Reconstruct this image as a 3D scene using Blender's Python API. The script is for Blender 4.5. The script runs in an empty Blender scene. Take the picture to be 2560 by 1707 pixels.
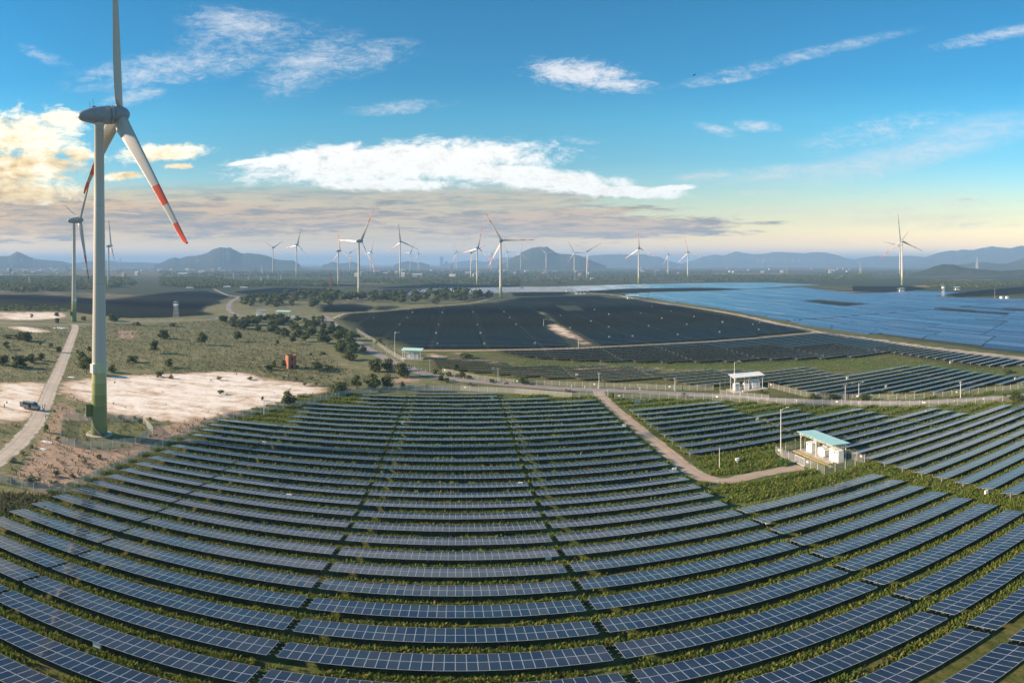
import bpy, math, random
import numpy as np
from mathutils import Matrix, Vector
random.seed(7); rng = np.random.default_rng(7)
sc = bpy.context.scene; COL = sc.collection
R = math.radians

# ------------------------------------------------------------------ camera: spherical panorama, 104 x 69 degrees
F, X0, YH, CZ = 1412.0, 1140.0, 658.0, 48.0
cd = bpy.data.cameras.new('camera'); cam = bpy.data.objects.new('camera', cd); COL.objects.link(cam)
cd.type = 'PANO'; cd.panorama_type = 'EQUIRECTANGULAR'
cd.longitude_min = -X0/F; cd.longitude_max = (2560-X0)/F
cd.latitude_max = YH/F; cd.latitude_min = -(1707-YH)/F
cd.clip_start = 0.5; cd.clip_end = 90000
cam.location = (0, 0, CZ); cam.rotation_euler = (math.pi/2, 0, 0)
sc.camera = cam

# ------------------------------------------------------------------ light
SUN_AZ, SUN_EL = -98.0, 22.0
w = bpy.data.worlds.new('World'); sc.world = w; w.use_nodes = True
su = bpy.data.lights.new('sun', 'SUN'); su.energy = 4.8; su.angle = R(2.5); su.color = (1.0, 0.77, 0.55)
so = bpy.data.objects.new('sun', su); COL.objects.link(so)
sd = Vector((math.sin(R(SUN_AZ))*math.cos(R(SUN_EL)), math.cos(R(SUN_AZ))*math.cos(R(SUN_EL)), math.sin(R(SUN_EL))))
so.rotation_euler = sd.to_track_quat('Z', 'Y').to_euler(); so.location = (-200, -60, 200)
sc.view_settings.view_transform = 'Standard'; sc.view_settings.look = 'None'
sc.view_settings.exposure = 1.15; sc.view_settings.gamma = 1.0
sc.cycles.max_bounces = 5; sc.cycles.transparent_max_bounces = 24; sc.cycles.volume_bounces = 0
sc.cycles.use_denoising = True; sc.cycles.caustics_reflective = False; sc.cycles.caustics_refractive = False

class NT:
    """small helper for node trees"""
    def __init__(s, nt): s.nt = nt; nt.nodes.clear()
    def n(s, t, **kw):
        x = s.nt.nodes.new(t)
        for k, v in kw.items(): setattr(x, k, v)
        return x
    def put(s, sock, v):
        if hasattr(v, 'links') or isinstance(v, bpy.types.NodeSocket): s.nt.links.new(v, sock)
        else: sock.default_value = v
    def math(s, op, a, b=0.0, c=0.0, clamp=False):
        x = s.n('ShaderNodeMath', operation=op, use_clamp=clamp)
        s.put(x.inputs[0], a); s.put(x.inputs[1], b); s.put(x.inputs[2], c); return x.outputs[0]
    def vmath(s, op, a, b=(0, 0, 0)):
        x = s.n('ShaderNodeVectorMath', operation=op); s.put(x.inputs[0], a); s.put(x.inputs[1], b)
        return x.outputs['Value'] if op in ('LENGTH', 'DOT_PRODUCT', 'DISTANCE') else x.outputs[0]
    def mix(s, f, a, b, blend='MIX'):
        x = s.n('ShaderNodeMix', data_type='RGBA', blend_type=blend)
        s.put(x.inputs['Factor'], f); s.put(x.inputs['A'], a); s.put(x.inputs['B'], b)
        return [o for o in x.outputs if o.type == 'RGBA'][0]
    def ramp(s, f, stops, interp='LINEAR'):
        x = s.n('ShaderNodeValToRGB'); x.color_ramp.interpolation = interp; e = x.color_ramp.elements
        while len(e) > 1: e.remove(e[-1])
        e[0].position = stops[0][0]; e[0].color = (*stops[0][1], 1) if len(stops[0][1]) == 3 else stops[0][1]
        for p, c in stops[1:]:
            k = e.new(p); k.color = (*c, 1) if len(c) == 3 else c
        s.put(x.inputs[0], f); return x.outputs[0]
    def noise(s, vec, scale, detail=4.0, rough=0.5, dist=0.0, dims='3D', lac=2.0):
        x = s.n('ShaderNodeTexNoise', noise_dimensions=dims); s.put(x.inputs['Vector'], vec)
        x.inputs['Scale'].default_value = scale; x.inputs['Detail'].default_value = detail
        x.inputs['Roughness'].default_value = rough; x.inputs['Distortion'].default_value = dist
        x.inputs['Lacunarity'].default_value = lac
        return x.outputs[0]
    def maprange(s, v, a, b, c=0.0, d=1.0, smooth=True):
        x = s.n('ShaderNodeMapRange', interpolation_type='SMOOTHSTEP' if smooth else 'LINEAR', clamp=True) if smooth else s.n('ShaderNodeMapRange', clamp=True)
        s.put(x.inputs[0], v); s.put(x.inputs[1], a); s.put(x.inputs[2], b); s.put(x.inputs[3], c); s.put(x.inputs[4], d)
        return x.outputs[0]
    def mapping(s, vec, loc=(0, 0, 0), rot=(0, 0, 0), scale=(1, 1, 1), vt='POINT'):
        x = s.n('ShaderNodeMapping', vector_type=vt); s.put(x.inputs[0], vec)
        x.inputs['Location'].default_value = loc; x.inputs['Rotation'].default_value = rot; x.inputs['Scale'].default_value = scale
        return x.outputs[0]

def lin(r, g, b):
    f = lambda c: ((c/255+0.055)/1.055)**2.4 if c > 10 else c/255/12.92
    return (f(r), f(g), f(b))

def build_world():
    t = NT(w.node_tree)
    out = t.n('ShaderNodeOutputWorld'); bg = t.n('ShaderNodeBackground'); bg.inputs[1].default_value = 0.0735
    t.nt.links.new(bg.outputs[0], out.inputs[0])
    sky = t.n('ShaderNodeTexSky', sky_type='NISHITA'); sky.sun_disc = False
    sky.sun_elevation = R(SUN_EL); sky.sun_rotation = R(SUN_AZ)
    sky.altitude = 50; sky.air_density = 1.0; sky.dust_density = 0.2; sky.ozone_density = 1.5
    d = t.n('ShaderNodeTexCoord').outputs['Generated']
    sx = t.n('ShaderNodeSeparateXYZ'); t.put(sx.inputs[0], d)
    az = t.math('ARCTAN2', sx.outputs[0], sx.outputs[1])
    el = t.math('ARCSINE', t.math('MINIMUM', t.math('MAXIMUM', sx.outputs[2], -1.0), 1.0))
    eld = t.math('MULTIPLY', el, 57.2958)              # degrees
    azd = t.math('MULTIPLY', az, 57.2958)
    cx = t.n('ShaderNodeCombineXYZ'); t.put(cx.inputs[0], azd); t.put(cx.inputs[1], eld)
    uv = cx.outputs[0]
    # tone of the clear sky against height, all round the compass
    tone = t.ramp(t.math('DIVIDE', eld, 40.0, clamp=True), SKY_TONE)
    base = t.mix(1.0, sky.outputs[0], tone, 'MULTIPLY')
    # cloud noises, stretched along the horizon
    warp = t.n('ShaderNodeTexNoise'); t.put(warp.inputs['Vector'], t.mapping(uv, scale=(0.10, 0.22, 1))); warp.inputs['Scale'].default_value = 1.0
    wv = t.vmath('MULTIPLY', t.vmath('SUBTRACT', warp.outputs['Color'], (0.5, 0.5, 0.5)), (5.0, 2.2, 0))
    uw = t.vmath('ADD', uv, wv)
    n_big = t.noise(t.mapping(uw, scale=(0.16, 0.55, 1)), 1.0, 9, 0.62)
    n_wisp = t.noise(t.mapping(uw, rot=(0, 0, R(-26)), scale=(0.50, 1.5, 1)), 1.0, 12, 0.72, 0.5)
    n_fine = t.noise(t.mapping(uw, rot=(0, 0, R(30)), scale=(1.6, 3.6, 1)), 1.0, 8, 0.68, 0.8)
    n_puff = t.noise(t.mapping(uw, scale=(0.42, 0.75, 1)), 1.0, 10, 0.60, 0.3)
    us = t.vmath('ADD', uv, t.vmath('MULTIPLY', wv, (1.0, 0.22, 0)))
    n_strat = t.math('MULTIPLY_ADD', t.noise(t.mapping(us, scale=(0.22, 1.6, 1)), 1.0, 12, 0.70, 0.2), 0.6, t.math('MULTIPLY', t.noise(t.mapping(us, scale=(0.05, 0.75, 1)), 1.0, 7, 0.62), 0.4))
    def deg(x, y): return ((x-X0)/F*57.2958, (YH-y)/F*57.2958)
    def blob(x, y, rx, ry, rot=0):
        a, e = deg(x, y)
        m = t.mapping(uv, loc=(a, e, 0), rot=(0, 0, R(rot)), scale=(rx/F*57.2958, ry/F*57.2958, 1), vt='TEXTURE')
        return t.math('SUBTRACT', 1.0, t.vmath('LENGTH', m))
    def union(bl):
        r = None
        for b in bl:
            v = blob(*b[:5])
            if len(b) > 5: v = t.math('SUBTRACT', v, b[5])
            r = v if r is None else t.math('MAXIMUM', r, v)
        return r
    # one generic thin cloud deck everywhere else keeps the sky going outside the view
    away = t.maprange(t.math('ABSOLUTE', t.math('SUBTRACT', azd, 6.0)), 52.0, 75.0)
    gen = t.math('MULTIPLY', t.maprange(n_big, 0.52, 0.75), away)
    # grey stratus low over the horizon
    band = t.math('MULTIPLY', t.maprange(eld, 0.5, 3.5), t.maprange(eld, 8.6, 6.6))
    thin = t.maprange(azd, 2.0, 26.0, 1.0, 0.0)
    stratd = t.math('MULTIPLY', band, t.maprange(t.math('ADD', n_strat, t.math('MULTIPLY', thin, 0.34)), 0.56, 0.74))
    sb = union([(250, 545, 1250, 68, 0), (1400, 568, 560, 42, 0), (1330, 540, 420, 20, 3)])
    stratd = t.math('MAXIMUM', t.math('MULTIPLY', stratd, 0.65), t.math('MULTIPLY', t.maprange(t.math('ADD', sb, t.math('MULTIPLY', t.math('SUBTRACT', n_strat, 0.5), 2.4)), 0.05, 0.42), 0.9))
    stratc = t.mix(t.maprange(n_strat, 0.43, 0.60), t.mix(t.maprange(azd, -60.0, -5.0), STRAT_GOLD, STRAT_LIT), STRAT_DARK)
    col = t.mix(stratd, base, stratc)
    # wispy cirrus
    wb = union([(600, 62, 200, 60, -6), (430, 170, 330, 60, 8), (770, 160, 190, 80, 22), (900, 150, 260, 70, 14, .25),
                (340, 240, 120, 26, 14), (1000, 268, 190, 26, 4, .1), (640, 95, 420, 120, 0, .35),
                (2300, 385, 480, 50, 14, .05), (2200, 330, 420, 80, 12, .35), (2500, 85, 260, 26, 12, .1), (2000, 140, 520, 30, 13, .3),
                (1800, 326, 80, 18, -12), (1890, 316, 90, 20, -4), (1780, 440, 140, 22, 4, .05), (1440, 350, 90, 16, -8, .2),
                (1900, 430, 300, 26, 6, .25), (2250, 520, 420, 60, 4, .2), (2400, 560, 420, 26, 2, .2), (1800, 200, 240, 22, 8, .3), (1950, 480, 300, 16, 2, .3), (110, 140, 140, 30, -20, .3)])
    wn = t.math('MULTIPLY_ADD', t.math('SUBTRACT', n_fine, 0.5), 0.9, t.math('MULTIPLY_ADD', t.math('SUBTRACT', n_wisp, 0.5), 2.0, t.math('MULTIPLY', t.math('SUBTRACT', n_big, 0.5), 1.2)))
    wd = t.maprange(t.math('ADD', t.math('MULTIPLY', wb, 0.7), wn), -0.1, 1.35)
    wd = t.math('MULTIPLY', wd, t.maprange(wb, 0.0, 0.35))
    wd = t.math('MULTIPLY', t.math('MAXIMUM', wd, gen), 0.85)
    softb = union([(2250, 392, 430, 46, 11), (2430, 330, 320, 66, 11, .15), (2000, 428, 280, 20, 8), (2300, 545, 420, 24, 3, .1), (1950, 528, 300, 14, 2, .1)])
    softd = t.math('MULTIPLY', t.math('MULTIPLY', t.maprange(softb, 0.0, 0.85), t.maprange(n_wisp, 0.30, 0.68, 0.3, 1.0)), 0.62)
    wd = t.math('MAXIMUM', wd, softd)
    wispc = t.mix(t.maprange(eld, 3.0, 12.0), CLOUD_WARM, CLOUD_WHITE)
    col = t.mix(wd, col, wispc)
    # denser white clouds
    db = union([(1000, 405, 470, 62, 3), (1300, 440, 380, 38, -7), (1560, 478, 190, 20, -3), (760, 390, 200, 22, 10), (960, 462, 270, 22, 0, .1), (1680, 470, 70, 10, 4), (640, 402, 110, 10, 8, .1)])
    dd = t.maprange(t.math('ADD', db, t.math('MULTIPLY_ADD', t.math('SUBTRACT', n_fine, 0.5), 0.5, t.math('MULTIPLY', t.math('SUBTRACT', n_puff, 0.5), 1.15))), -0.02, 0.50)
    lb = union([(1460, 185, 160, 44, -5), (1400, 180, 100, 40, -8), (1540, 210, 130, 28, -3, .1)])
    ld = t.math('MULTIPLY', t.maprange(t.math('ADD', t.math('MULTIPLY_ADD', t.math('SUBTRACT', n_fine, 0.5), 1.2, lb), t.math('MULTIPLY', t.math('SUBTRACT', n_wisp, 0.5), 1.6)), 0.0, 1.0), 1.0)
    pb = union([(60, 340, 200, 80, 0), (150, 300, 110, 40, 0, .1), (40, 420, 210, 70, 0), (60, 480, 190, 36, 0), (200, 385, 60, 22, 0), (400, 382, 170, 30, 4, .05), (300, 440, 90, 14, 6, .1), (440, 415, 60, 10, 0, .1),
                (-420, 380, 380, 110, 0), (-1050, 360, 460, 120, 0, .1)])
    pd = t.maprange(t.math('ADD', pb, t.math('MULTIPLY_ADD', t.math('SUBTRACT', n_fine, 0.5), 0.7, t.math('MULTIPLY', t.math('SUBTRACT', n_puff, 0.5), 1.7))), 0.04, 0.60)
    pshade = t.math('MULTIPLY_ADD', n_puff, 0.45, t.math('MULTIPLY_ADD', n_big, 0.55, t.math('MULTIPLY', eld, 0.012)))
    pc = t.ramp(pshade, [(0.46, PUFF_DARK), (0.58, PUFF_MID), (0.68, PUFF_LIT)])
    col = t.mix(pd, col, pc)
    col = t.mix(dd, col, t.mix(t.maprange(t.math('MULTIPLY_ADD', n_fine, 0.5, t.math('MULTIPLY', n_puff, 0.5)), 0.36, 0.56), DENSE_LOW, DENSE))
    col = t.mix(ld, col, CLOUD_WHITE)
    # below the horizon: plain earth tone
    col = t.mix(t.maprange(eld, -0.6, -0.1), (0.9, 1.0, 1.1, 1), col)
    t.nt.links.new(col, bg.inputs[0])

c4 = lambda c, k=6.3: (c[0]*k, c[1]*k, c[2]*k, 1)
SKY_TONE = [(0.0, (2.6, 1.7, 0.9)), (0.0183, (2.5, 1.6, 0.8)), (0.0588, (1.8, 1.12, 0.54)), (0.1096, (1.35, 0.98, 0.54)), (0.16, (1.05, 0.98, 0.66)), (0.211, (0.72, 0.965, 0.835)), (0.2617, (0.48, 0.93, 0.905)), (0.363, (0.31, 0.97, 1.03)), (0.4646, (0.17, 0.84, 1.02)), (0.667, (0.13, 0.80, 1.02))]
STRAT_GOLD = c4(lin(252, 196, 116)); STRAT_LIT = c4(lin(232, 194, 154)); STRAT_DARK = c4(lin(146, 134, 128))
CLOUD_WARM = c4(lin(250, 236, 205)); CLOUD_WHITE = c4(lin(238, 240, 246)); DENSE = c4(lin(255, 255, 250), 7.4); DENSE_LOW = c4(lin(248, 244, 236), 6.8)
PUFF_LIT = c4(lin(255, 250, 224), 8.0); PUFF_DARK = c4(lin(196, 150, 100)); PUFF_MID = c4(lin(255, 224, 160), 7.2)
build_world()

# ------------------------------------------------------------------ pixel of the photograph -> point on the ground
def sstep(a, b, x):
    k = np.clip((np.asarray(x, float)-a)/(b-a), 0, 1); return k*k*(3-2*k)
def GZ(x, y):                                     # the near field rises gently towards the viewer
    return 2.7*(1-sstep(45.0, 125.0, y))*(1-sstep(300, 600, np.abs(x)))
def P(px, py, z=0.0):
    a = (px-X0)/F; h = CZ-z
    for _ in range(12):
        r = h/math.tan((py-YH)/F); x, y = r*math.sin(a), r*math.cos(a); h = CZ-z-float(GZ(x, y))
    return Vector((x, y, float(GZ(x, y))+z))
def gz(x, y): return float(GZ(x, y))
def crop(ox, oy, s, pts): return [(ox+p[0]/s, oy+p[1]/s, *p[2:]) for p in pts]
def world_poly(px): return np.array([P(a, b)[:2] for a, b in px])
def inside(poly, x, y):
    x = np.asarray(x, float); y = np.asarray(y, float); r = np.zeros(x.shape, bool)
    n = len(poly); j = n-1
    for i in range(n):
        xi, yi = poly[i]; xj, yj = poly[j]
        c = ((yi > y) != (yj > y)) & (x < (xj-xi)*(y-yi)/((yj-yi) if yj != yi else 1e-9)+xi)
        r ^= c; j = i
    return r
def row_spans(poly, y):                           # x intervals of a horizontal line in a polygon
    xs = []; n = len(poly)
    for i in range(n):
        (x1, y1), (x2, y2) = poly[i], poly[(i+1) % n]
        if (y1 > y) != (y2 > y): xs.append(x1+(y-y1)*(x2-x1)/(y2-y1))
    xs.sort(); return list(zip(xs[0::2], xs[1::2]))

# ------------------------------------------------------------------ mesh helpers
class MB:
    def __init__(s): s.v = []; s.f = []; s.m = []; s.uv = None
    def add(s, vs, fs, m=0):
        o = len(s.v); s.v += [tuple(v) for v in vs]; s.f += [tuple(i+o for i in f) for f in fs]; s.m += [m]*len(fs); return s
    def box(s, lo, hi, m=0, mat=None):
        x0, y0, z0 = lo; x1, y1, z1 = hi
        vs = [(x0, y0, z0), (x1, y0, z0), (x1, y1, z0), (x0, y1, z0), (x0, y0, z1), (x1, y0, z1), (x1, y1, z1), (x0, y1, z1)]
        if mat is not None: vs = [mat @ Vector(v) for v in vs]
        return s.add(vs, [(0, 3, 2, 1), (4, 5, 6, 7), (0, 1, 5, 4), (1, 2, 6, 5), (2, 3, 7, 6), (3, 0, 4, 7)], m)
    def tube(s, p0, p1, r0, r1=None, n=6, m=0, caps=True):
        r1 = r0 if r1 is None else r1; p0 = Vector(p0); p1 = Vector(p1); d = (p1-p0)
        if d.length < 1e-6: return s
        d.normalize(); a = d.orthogonal().normalized(); b = d.cross(a)
        vs = []
        for p, r in ((p0, r0), (p1, r1)):
            vs += [p+a*(r*math.cos(2*math.pi*i/n))+b*(r*math.sin(2*math.pi*i/n)) for i in range(n)]
        fs = [(i, (i+1) % n, n+(i+1) % n, n+i) for i in range(n)]
        if caps: fs += [tuple(range(n-1, -1, -1)), tuple(range(n, 2*n))]
        return s.add(vs, fs, m)
    def lathe(s, prof, n=24, m=0, axis='Z', cap=True):
        vs = []
        for r, z in prof:
            for i in range(n):
                c, q = r*math.cos(2*math.pi*i/n), r*math.sin(2*math.pi*i/n)
                vs.append((c, q, z) if axis == 'Z' else (z, c, q))
        fs = []
        for k in range(len(prof)-1):
            for i in range(n):
                fs.append((k*n+i, k*n+(i+1) % n, (k+1)*n+(i+1) % n, (k+1)*n+i))
        if cap: fs += [tuple(range(n-1, -1, -1)), tuple(range((len(prof)-1)*n, len(prof)*n))]
        return s.add(vs, fs, m)
    def poly(s, pts, m=0): return s.add(pts, [tuple(range(len(pts)))], m)
    def mesh(s, name, mats, smooth=False):
        me = bpy.data.meshes.new(name); me.from_pydata(s.v, [], s.f)
        for q in mats: me.materials.append(q)
        me.polygons.foreach_set('material_index', np.array(s.m, dtype=np.int32))
        if smooth: me.polygons.foreach_set('use_smooth', np.ones(len(s.f), bool))
        me.update(); return me
    def obj(s, name, mats, parent=None, smooth=False, loc=None):
        return put(name, s.mesh(name, mats if isinstance(mats, (list, tuple)) else [mats], smooth), parent, loc)
def put(name, data, parent=None, loc=None, mat=None):
    o = bpy.data.objects.new(name, data); COL.objects.link(o)
    if parent is not None: o.parent = parent
    if loc is not None: o.location = loc
    if mat is not None: o.matrix_local = mat
    return o
def tag(o, label, cat, group=None, kind=None):
    if label: o['label'] = label
    if cat: o['category'] = cat
    if group: o['group'] = group
    if kind: o['kind'] = kind
    return o
def thing(name, label, cat, loc=(0, 0, 0), rz=0.0, group=None, scale=1.0):
    o = put(name, None, None, loc); o.empty_display_size = 0.5; o.rotation_euler = (0, 0, rz); o.scale = (scale,)*3
    return tag(o, label, cat, group)
def raw_mesh(name, V, Fq, mats, midx=None, smooth=False):
    """numpy vertices (n,3) and faces (m,k)"""
    me = bpy.data.meshes.new(name); V = np.asarray(V, np.float32); Fq = np.asarray(Fq, np.int32); k = Fq.shape[1]
    me.vertices.add(len(V)); me.vertices.foreach_set('co', V.ravel())
    me.loops.add(Fq.size); me.loops.foreach_set('vertex_index', Fq.ravel())
    me.polygons.add(len(Fq)); me.polygons.foreach_set('loop_start', np.arange(0, Fq.size, k, dtype=np.int32))
    if midx is not None: me.polygons.foreach_set('material_index', np.asarray(midx, np.int32))
    me.polygons.foreach_set('use_smooth', np.full(len(Fq), bool(smooth)))
    for q in mats: me.materials.append(q)
    me.update(calc_edges=True); me.validate(); return me

# ------------------------------------------------------------------ materials
def mat(name, fn):
    m = bpy.data.materials.new(name); m.use_nodes = True; t = NT(m.node_tree)
    out = t.n('ShaderNodeOutputMaterial'); fn(t, out); return m
def principled(t, out, col, rough=0.7, metal=0.0, spec=0.5, bump=None, **kw):
    b = t.n('ShaderNodeBsdfPrincipled'); t.put(b.inputs['Base Color'], col if not isinstance(col, tuple) or len(col) == 4 else (*col, 1))
    t.put(b.inputs['Roughness'], rough); t.put(b.inputs['Metallic'], metal); t.put(b.inputs['Specular IOR Level'], spec)
    for k, v in kw.items(): t.put(b.inputs[k], v)
    if bump is not None:
        q = t.n('ShaderNodeBump'); q.inputs['Strength'].default_value = bump[1]; q.inputs['Distance'].default_value = bump[2]
        t.put(q.inputs['Height'], bump[0]); t.nt.links.new(q.outputs[0], b.inputs['Normal'])
    t.nt.links.new(b.outputs[0], out.inputs[0]); return b
def simple(name, c1, c2=None, scale=2.0, rough=0.7, metal=0.0, coords='Object', **kw):
    def fn(t, out):
        v = t.n('ShaderNodeTexCoord').outputs[coords]
        n = t.noise(v, scale, 6, 0.6)
        c = t.mix(t.maprange(n, 0.35, 0.68), (*c1, 1), (*(c2 or tuple(x*0.8 for x in c1)), 1))
        principled(t, out, c, rough, metal, **kw)
    return mat(name, fn)
def attr_geo(t):
    g = t.n('ShaderNodeNewGeometry'); o = t.n('ShaderNodeObjectInfo')
    return g, t.math('FRACT', t.math('ADD', g.outputs['Random Per Island'], o.outputs['Random']))

M = {}
def leaf_mat(name, stops, rough=0.75, trans=0.25):
    def fn(t, out):
        g, r = attr_geo(t)
        c = t.ramp(r, stops)
        b = principled(t, out, c, rough, spec=0.25)
        tr = t.n('ShaderNodeBsdfTranslucent'); t.put(tr.inputs[0], c)
        mx = t.n('ShaderNodeMixShader'); mx.inputs[0].default_value = trans
        t.nt.links.new(b.outputs[0], mx.inputs[1]); t.nt.links.new(tr.outputs[0], mx.inputs[2]); t.nt.links.new(mx.outputs[0], out.inputs[0])
    return mat(name, fn)
M['weed'] = leaf_mat('weed_leaves', [(0, (0.065, 0.12, 0.016)), (0.35, (0.115, 0.19, 0.024)), (0.7, (0.19, 0.23, 0.032)), (0.9, (0.26, 0.23, 0.05)), (1, (0.30, 0.23, 0.08))], 0.7, 0.4)
M['dry'] = leaf_mat('dry_weeds', [(0, (0.07, 0.07, 0.025)), (0.5, (0.13, 0.10, 0.045)), (1, (0.20, 0.14, 0.075))])
M['scrub'] = leaf_mat('scrub_leaves', [(0, (0.075, 0.09, 0.036)), (0.5, (0.135, 0.14, 0.064)), (1, (0.21, 0.19, 0.105))])
M['leaf'] = leaf_mat('tree_leaves', [(0, (0.045, 0.070, 0.020)), (0.5, (0.090, 0.125, 0.036)), (0.85, (0.14, 0.165, 0.048)), (1, (0.20, 0.20, 0.07))], 0.7, 0.4)
M['leaf_y'] = leaf_mat('yellow_green_leaves', [(0, (0.06, 0.09, 0.015)), (0.5, (0.12, 0.15, 0.025)), (1, (0.20, 0.19, 0.04))])
M['leaf_g'] = leaf_mat('bright_green_leaves', [(0, (0.03, 0.08, 0.012)), (0.5, (0.06, 0.14, 0.02)), (1, (0.11, 0.19, 0.03))])
M['leaf_p'] = leaf_mat('pale_shrub_leaves', [(0, (0.09, 0.11, 0.055)), (0.5, (0.16, 0.17, 0.09)), (1, (0.24, 0.23, 0.14))])
M['bark'] = simple('bark', (0.10, 0.075, 0.055), (0.05, 0.04, 0.03), 6)
M['white'] = simple('white_paint', (0.80, 0.80, 0.79), (0.70, 0.70, 0.68), 0.6, 0.45)
M['white_box'] = simple('white_enamel', (0.82, 0.81, 0.78), (0.72, 0.70, 0.66), 1.2, 0.4)
M['grey'] = simple('galvanised_steel', (0.42, 0.44, 0.46), (0.33, 0.35, 0.37), 3, 0.45, 0.5)
M['dark'] = simple('dark_rubber', (0.02, 0.02, 0.022), None, 5, 0.7)
M['concrete'] = simple('concrete', (0.46, 0.42, 0.36), (0.36, 0.32, 0.27), 1.5, 0.85)
M['pole'] = simple('concrete_pole', (0.55, 0.54, 0.50), (0.45, 0.44, 0.41), 2, 0.8)
M['teal'] = simple('teal_roof_sheet', (0.52, 0.80, 0.70), (0.46, 0.73, 0.65), 0.5, 0.4)
M['brick'] = simple('orange_brick', (0.38, 0.155, 0.085), (0.28, 0.11, 0.06), 3, 0.9)
M['brick_roof'] = simple('dark_slab', (0.06, 0.055, 0.05), None, 2, 0.9)
M['black'] = simple('painted_dark_interior', (0.012, 0.012, 0.012), None, 2, 0.6)
M['yellow'] = simple('yellow_kerb_paint', (0.48, 0.36, 0.08), (0.4, 0.3, 0.1), 2, 0.7)
M['red'] = simple('red_crane_paint', (0.55, 0.09, 0.05), (0.42, 0.07, 0.05), 1, 0.5)

def tower_fn(t, out):
    v = t.n('ShaderNodeTexCoord').outputs['Object']; s = t.n('ShaderNodeSeparateXYZ'); t.put(s.inputs[0], v)
    z = t.math('DIVIDE', s.outputs[2], 30.0, clamp=True)
    wht = (0.54, 0.515, 0.46)
    c = t.ramp(z, [(0, (0.16, 0.21, 0.065)), (8.5/30, (0.22, 0.265, 0.085)), (11.7/30, (0.31, 0.34, 0.12)), (14.9/30, (0.43, 0.44, 0.20)), (17.9/30, (0.56, 0.58, 0.36)), (21.1/30, wht)], 'CONSTANT')
    st = t.noise(t.mapping(v, scale=(1.2, 1.2, 0.06)), 1.0, 5, 0.6)
    c = t.mix(t.maprange(st, 0.3, 0.75, 0.0, 0.14), c, (0.30, 0.29, 0.26, 1))
    f = t.math('FRACT', t.math('DIVIDE', s.outputs[2], 21.1))
    seam = t.math('GREATER_THAN', t.math('ABSOLUTE', t.math('SUBTRACT', f, 0.5)), 0.4965)
    c = t.mix(t.math('MULTIPLY', seam, 0.35), c, (0.2, 0.2, 0.2, 1))
    principled(t, out, c, 0.38)
M['tower'] = mat('banded_tower_paint', tower_fn)
def blade_fn(t, out):
    v = t.n('ShaderNodeTexCoord').outputs['Object']; s = t.n('ShaderNodeSeparateXYZ'); t.put(s.inputs[0], v)
    z = t.math('DIVIDE', s.outputs[2], 55.3, clamp=True); wh = (0.48, 0.45, 0.40); rd = (0.62, 0.085, 0.03)
    c = t.ramp(z, [(0, wh), (0.605, rd), (0.735, wh), (0.855, rd), (0.985, (0.02, 0.02, 0.02))], 'CONSTANT')
    st = t.noise(t.mapping(v, scale=(0.8, 0.8, 0.10)), 1.0, 4, 0.6)
    c = t.mix(t.maprange(st, 0.35, 0.75, 0, 0.15), c, (0.25, 0.23, 0.2, 1))
    principled(t, out, c, 0.35)
M['blade'] = mat('blade_paint', blade_fn)
M['nacelle'] = simple('nacelle_grey', (0.27, 0.30, 0.34), (0.23, 0.26, 0.29), 0.7, 0.38)

def panel_fn(c_lo, c_hi):
    def fn(t, out):
        g, r = attr_geo(t)
        uv = t.n('ShaderNodeUVMap').outputs[0]; s = t.n('ShaderNodeSeparateXYZ'); t.put(s.inputs[0], uv)
        fx = t.math('ABSOLUTE', t.math('SUBTRACT', t.math('FRACT', t.math('MULTIPLY', s.outputs[0], 6.0)), 0.5))
        fy = t.math('ABSOLUTE', t.math('SUBTRACT', t.math('FRACT', t.math('MULTIPLY', s.outputs[1], 12.0)), 0.5))
        line = t.math('MAXIMUM', t.math('GREATER_THAN', fx, 0.455), t.math('GREATER_THAN', fy, 0.475))
        line = t.math('MAXIMUM', line, t.math('MULTIPLY', t.math('LESS_THAN', t.math('ABSOLUTE', t.math('SUBTRACT', fx, 0.2)), 0.03), 0.6))
        c = t.mix(r, (*c_lo, 1), (*c_hi, 1))
        c = t.mix(t.math('MULTIPLY', line, 0.22), c, (0.22, 0.24, 0.28, 1))
        po = t.n('ShaderNodeNewGeometry').outputs['Position']
        dust = t.noise(t.mapping(po, scale=(0.05, 0.12, 0.1)), 1.0, 5, 0.6)
        c = t.mix(t.maprange(dust, 0.35, 0.75, 0.0, 0.14), c, (0.11, 0.13, 0.15, 1))
        stn = t.noise(t.mapping(po, scale=(0.5, 0.5, 0.5)), 1.0, 6, 0.7); c = t.mix(t.maprange(stn, 0.55, 0.8, 0, 0.12), c, (0.20, 0.20, 0.19, 1))
        r2 = t.math('POWER', r, 3.0); c = t.mix(t.math('MULTIPLY', r2, 0.25), c, (0.06, 0.055, 0.055, 1))
        principled(t, out, c, t.math('MULTIPLY_ADD', r, 0.10, 0.05), 0.0, 0.28, IOR=1.45, **{'Sheen Weight': 0.60, 'Sheen Roughness': 0.20, 'Sheen Tint': (0.25, 0.66, 1.0, 1)})
    return fn
M['panel'] = mat('solar_glass', panel_fn((0.004, 0.017, 0.046), (0.011, 0.028, 0.058)))
M['panel_dark'] = mat('solar_glass_navy', panel_fn((0.004, 0.010, 0.040), (0.006, 0.016, 0.055)))
M['frame'] = simple('aluminium_frame', (0.56, 0.59, 0.64), (0.48, 0.51, 0.56), 2, 0.4, 0.3)
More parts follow.
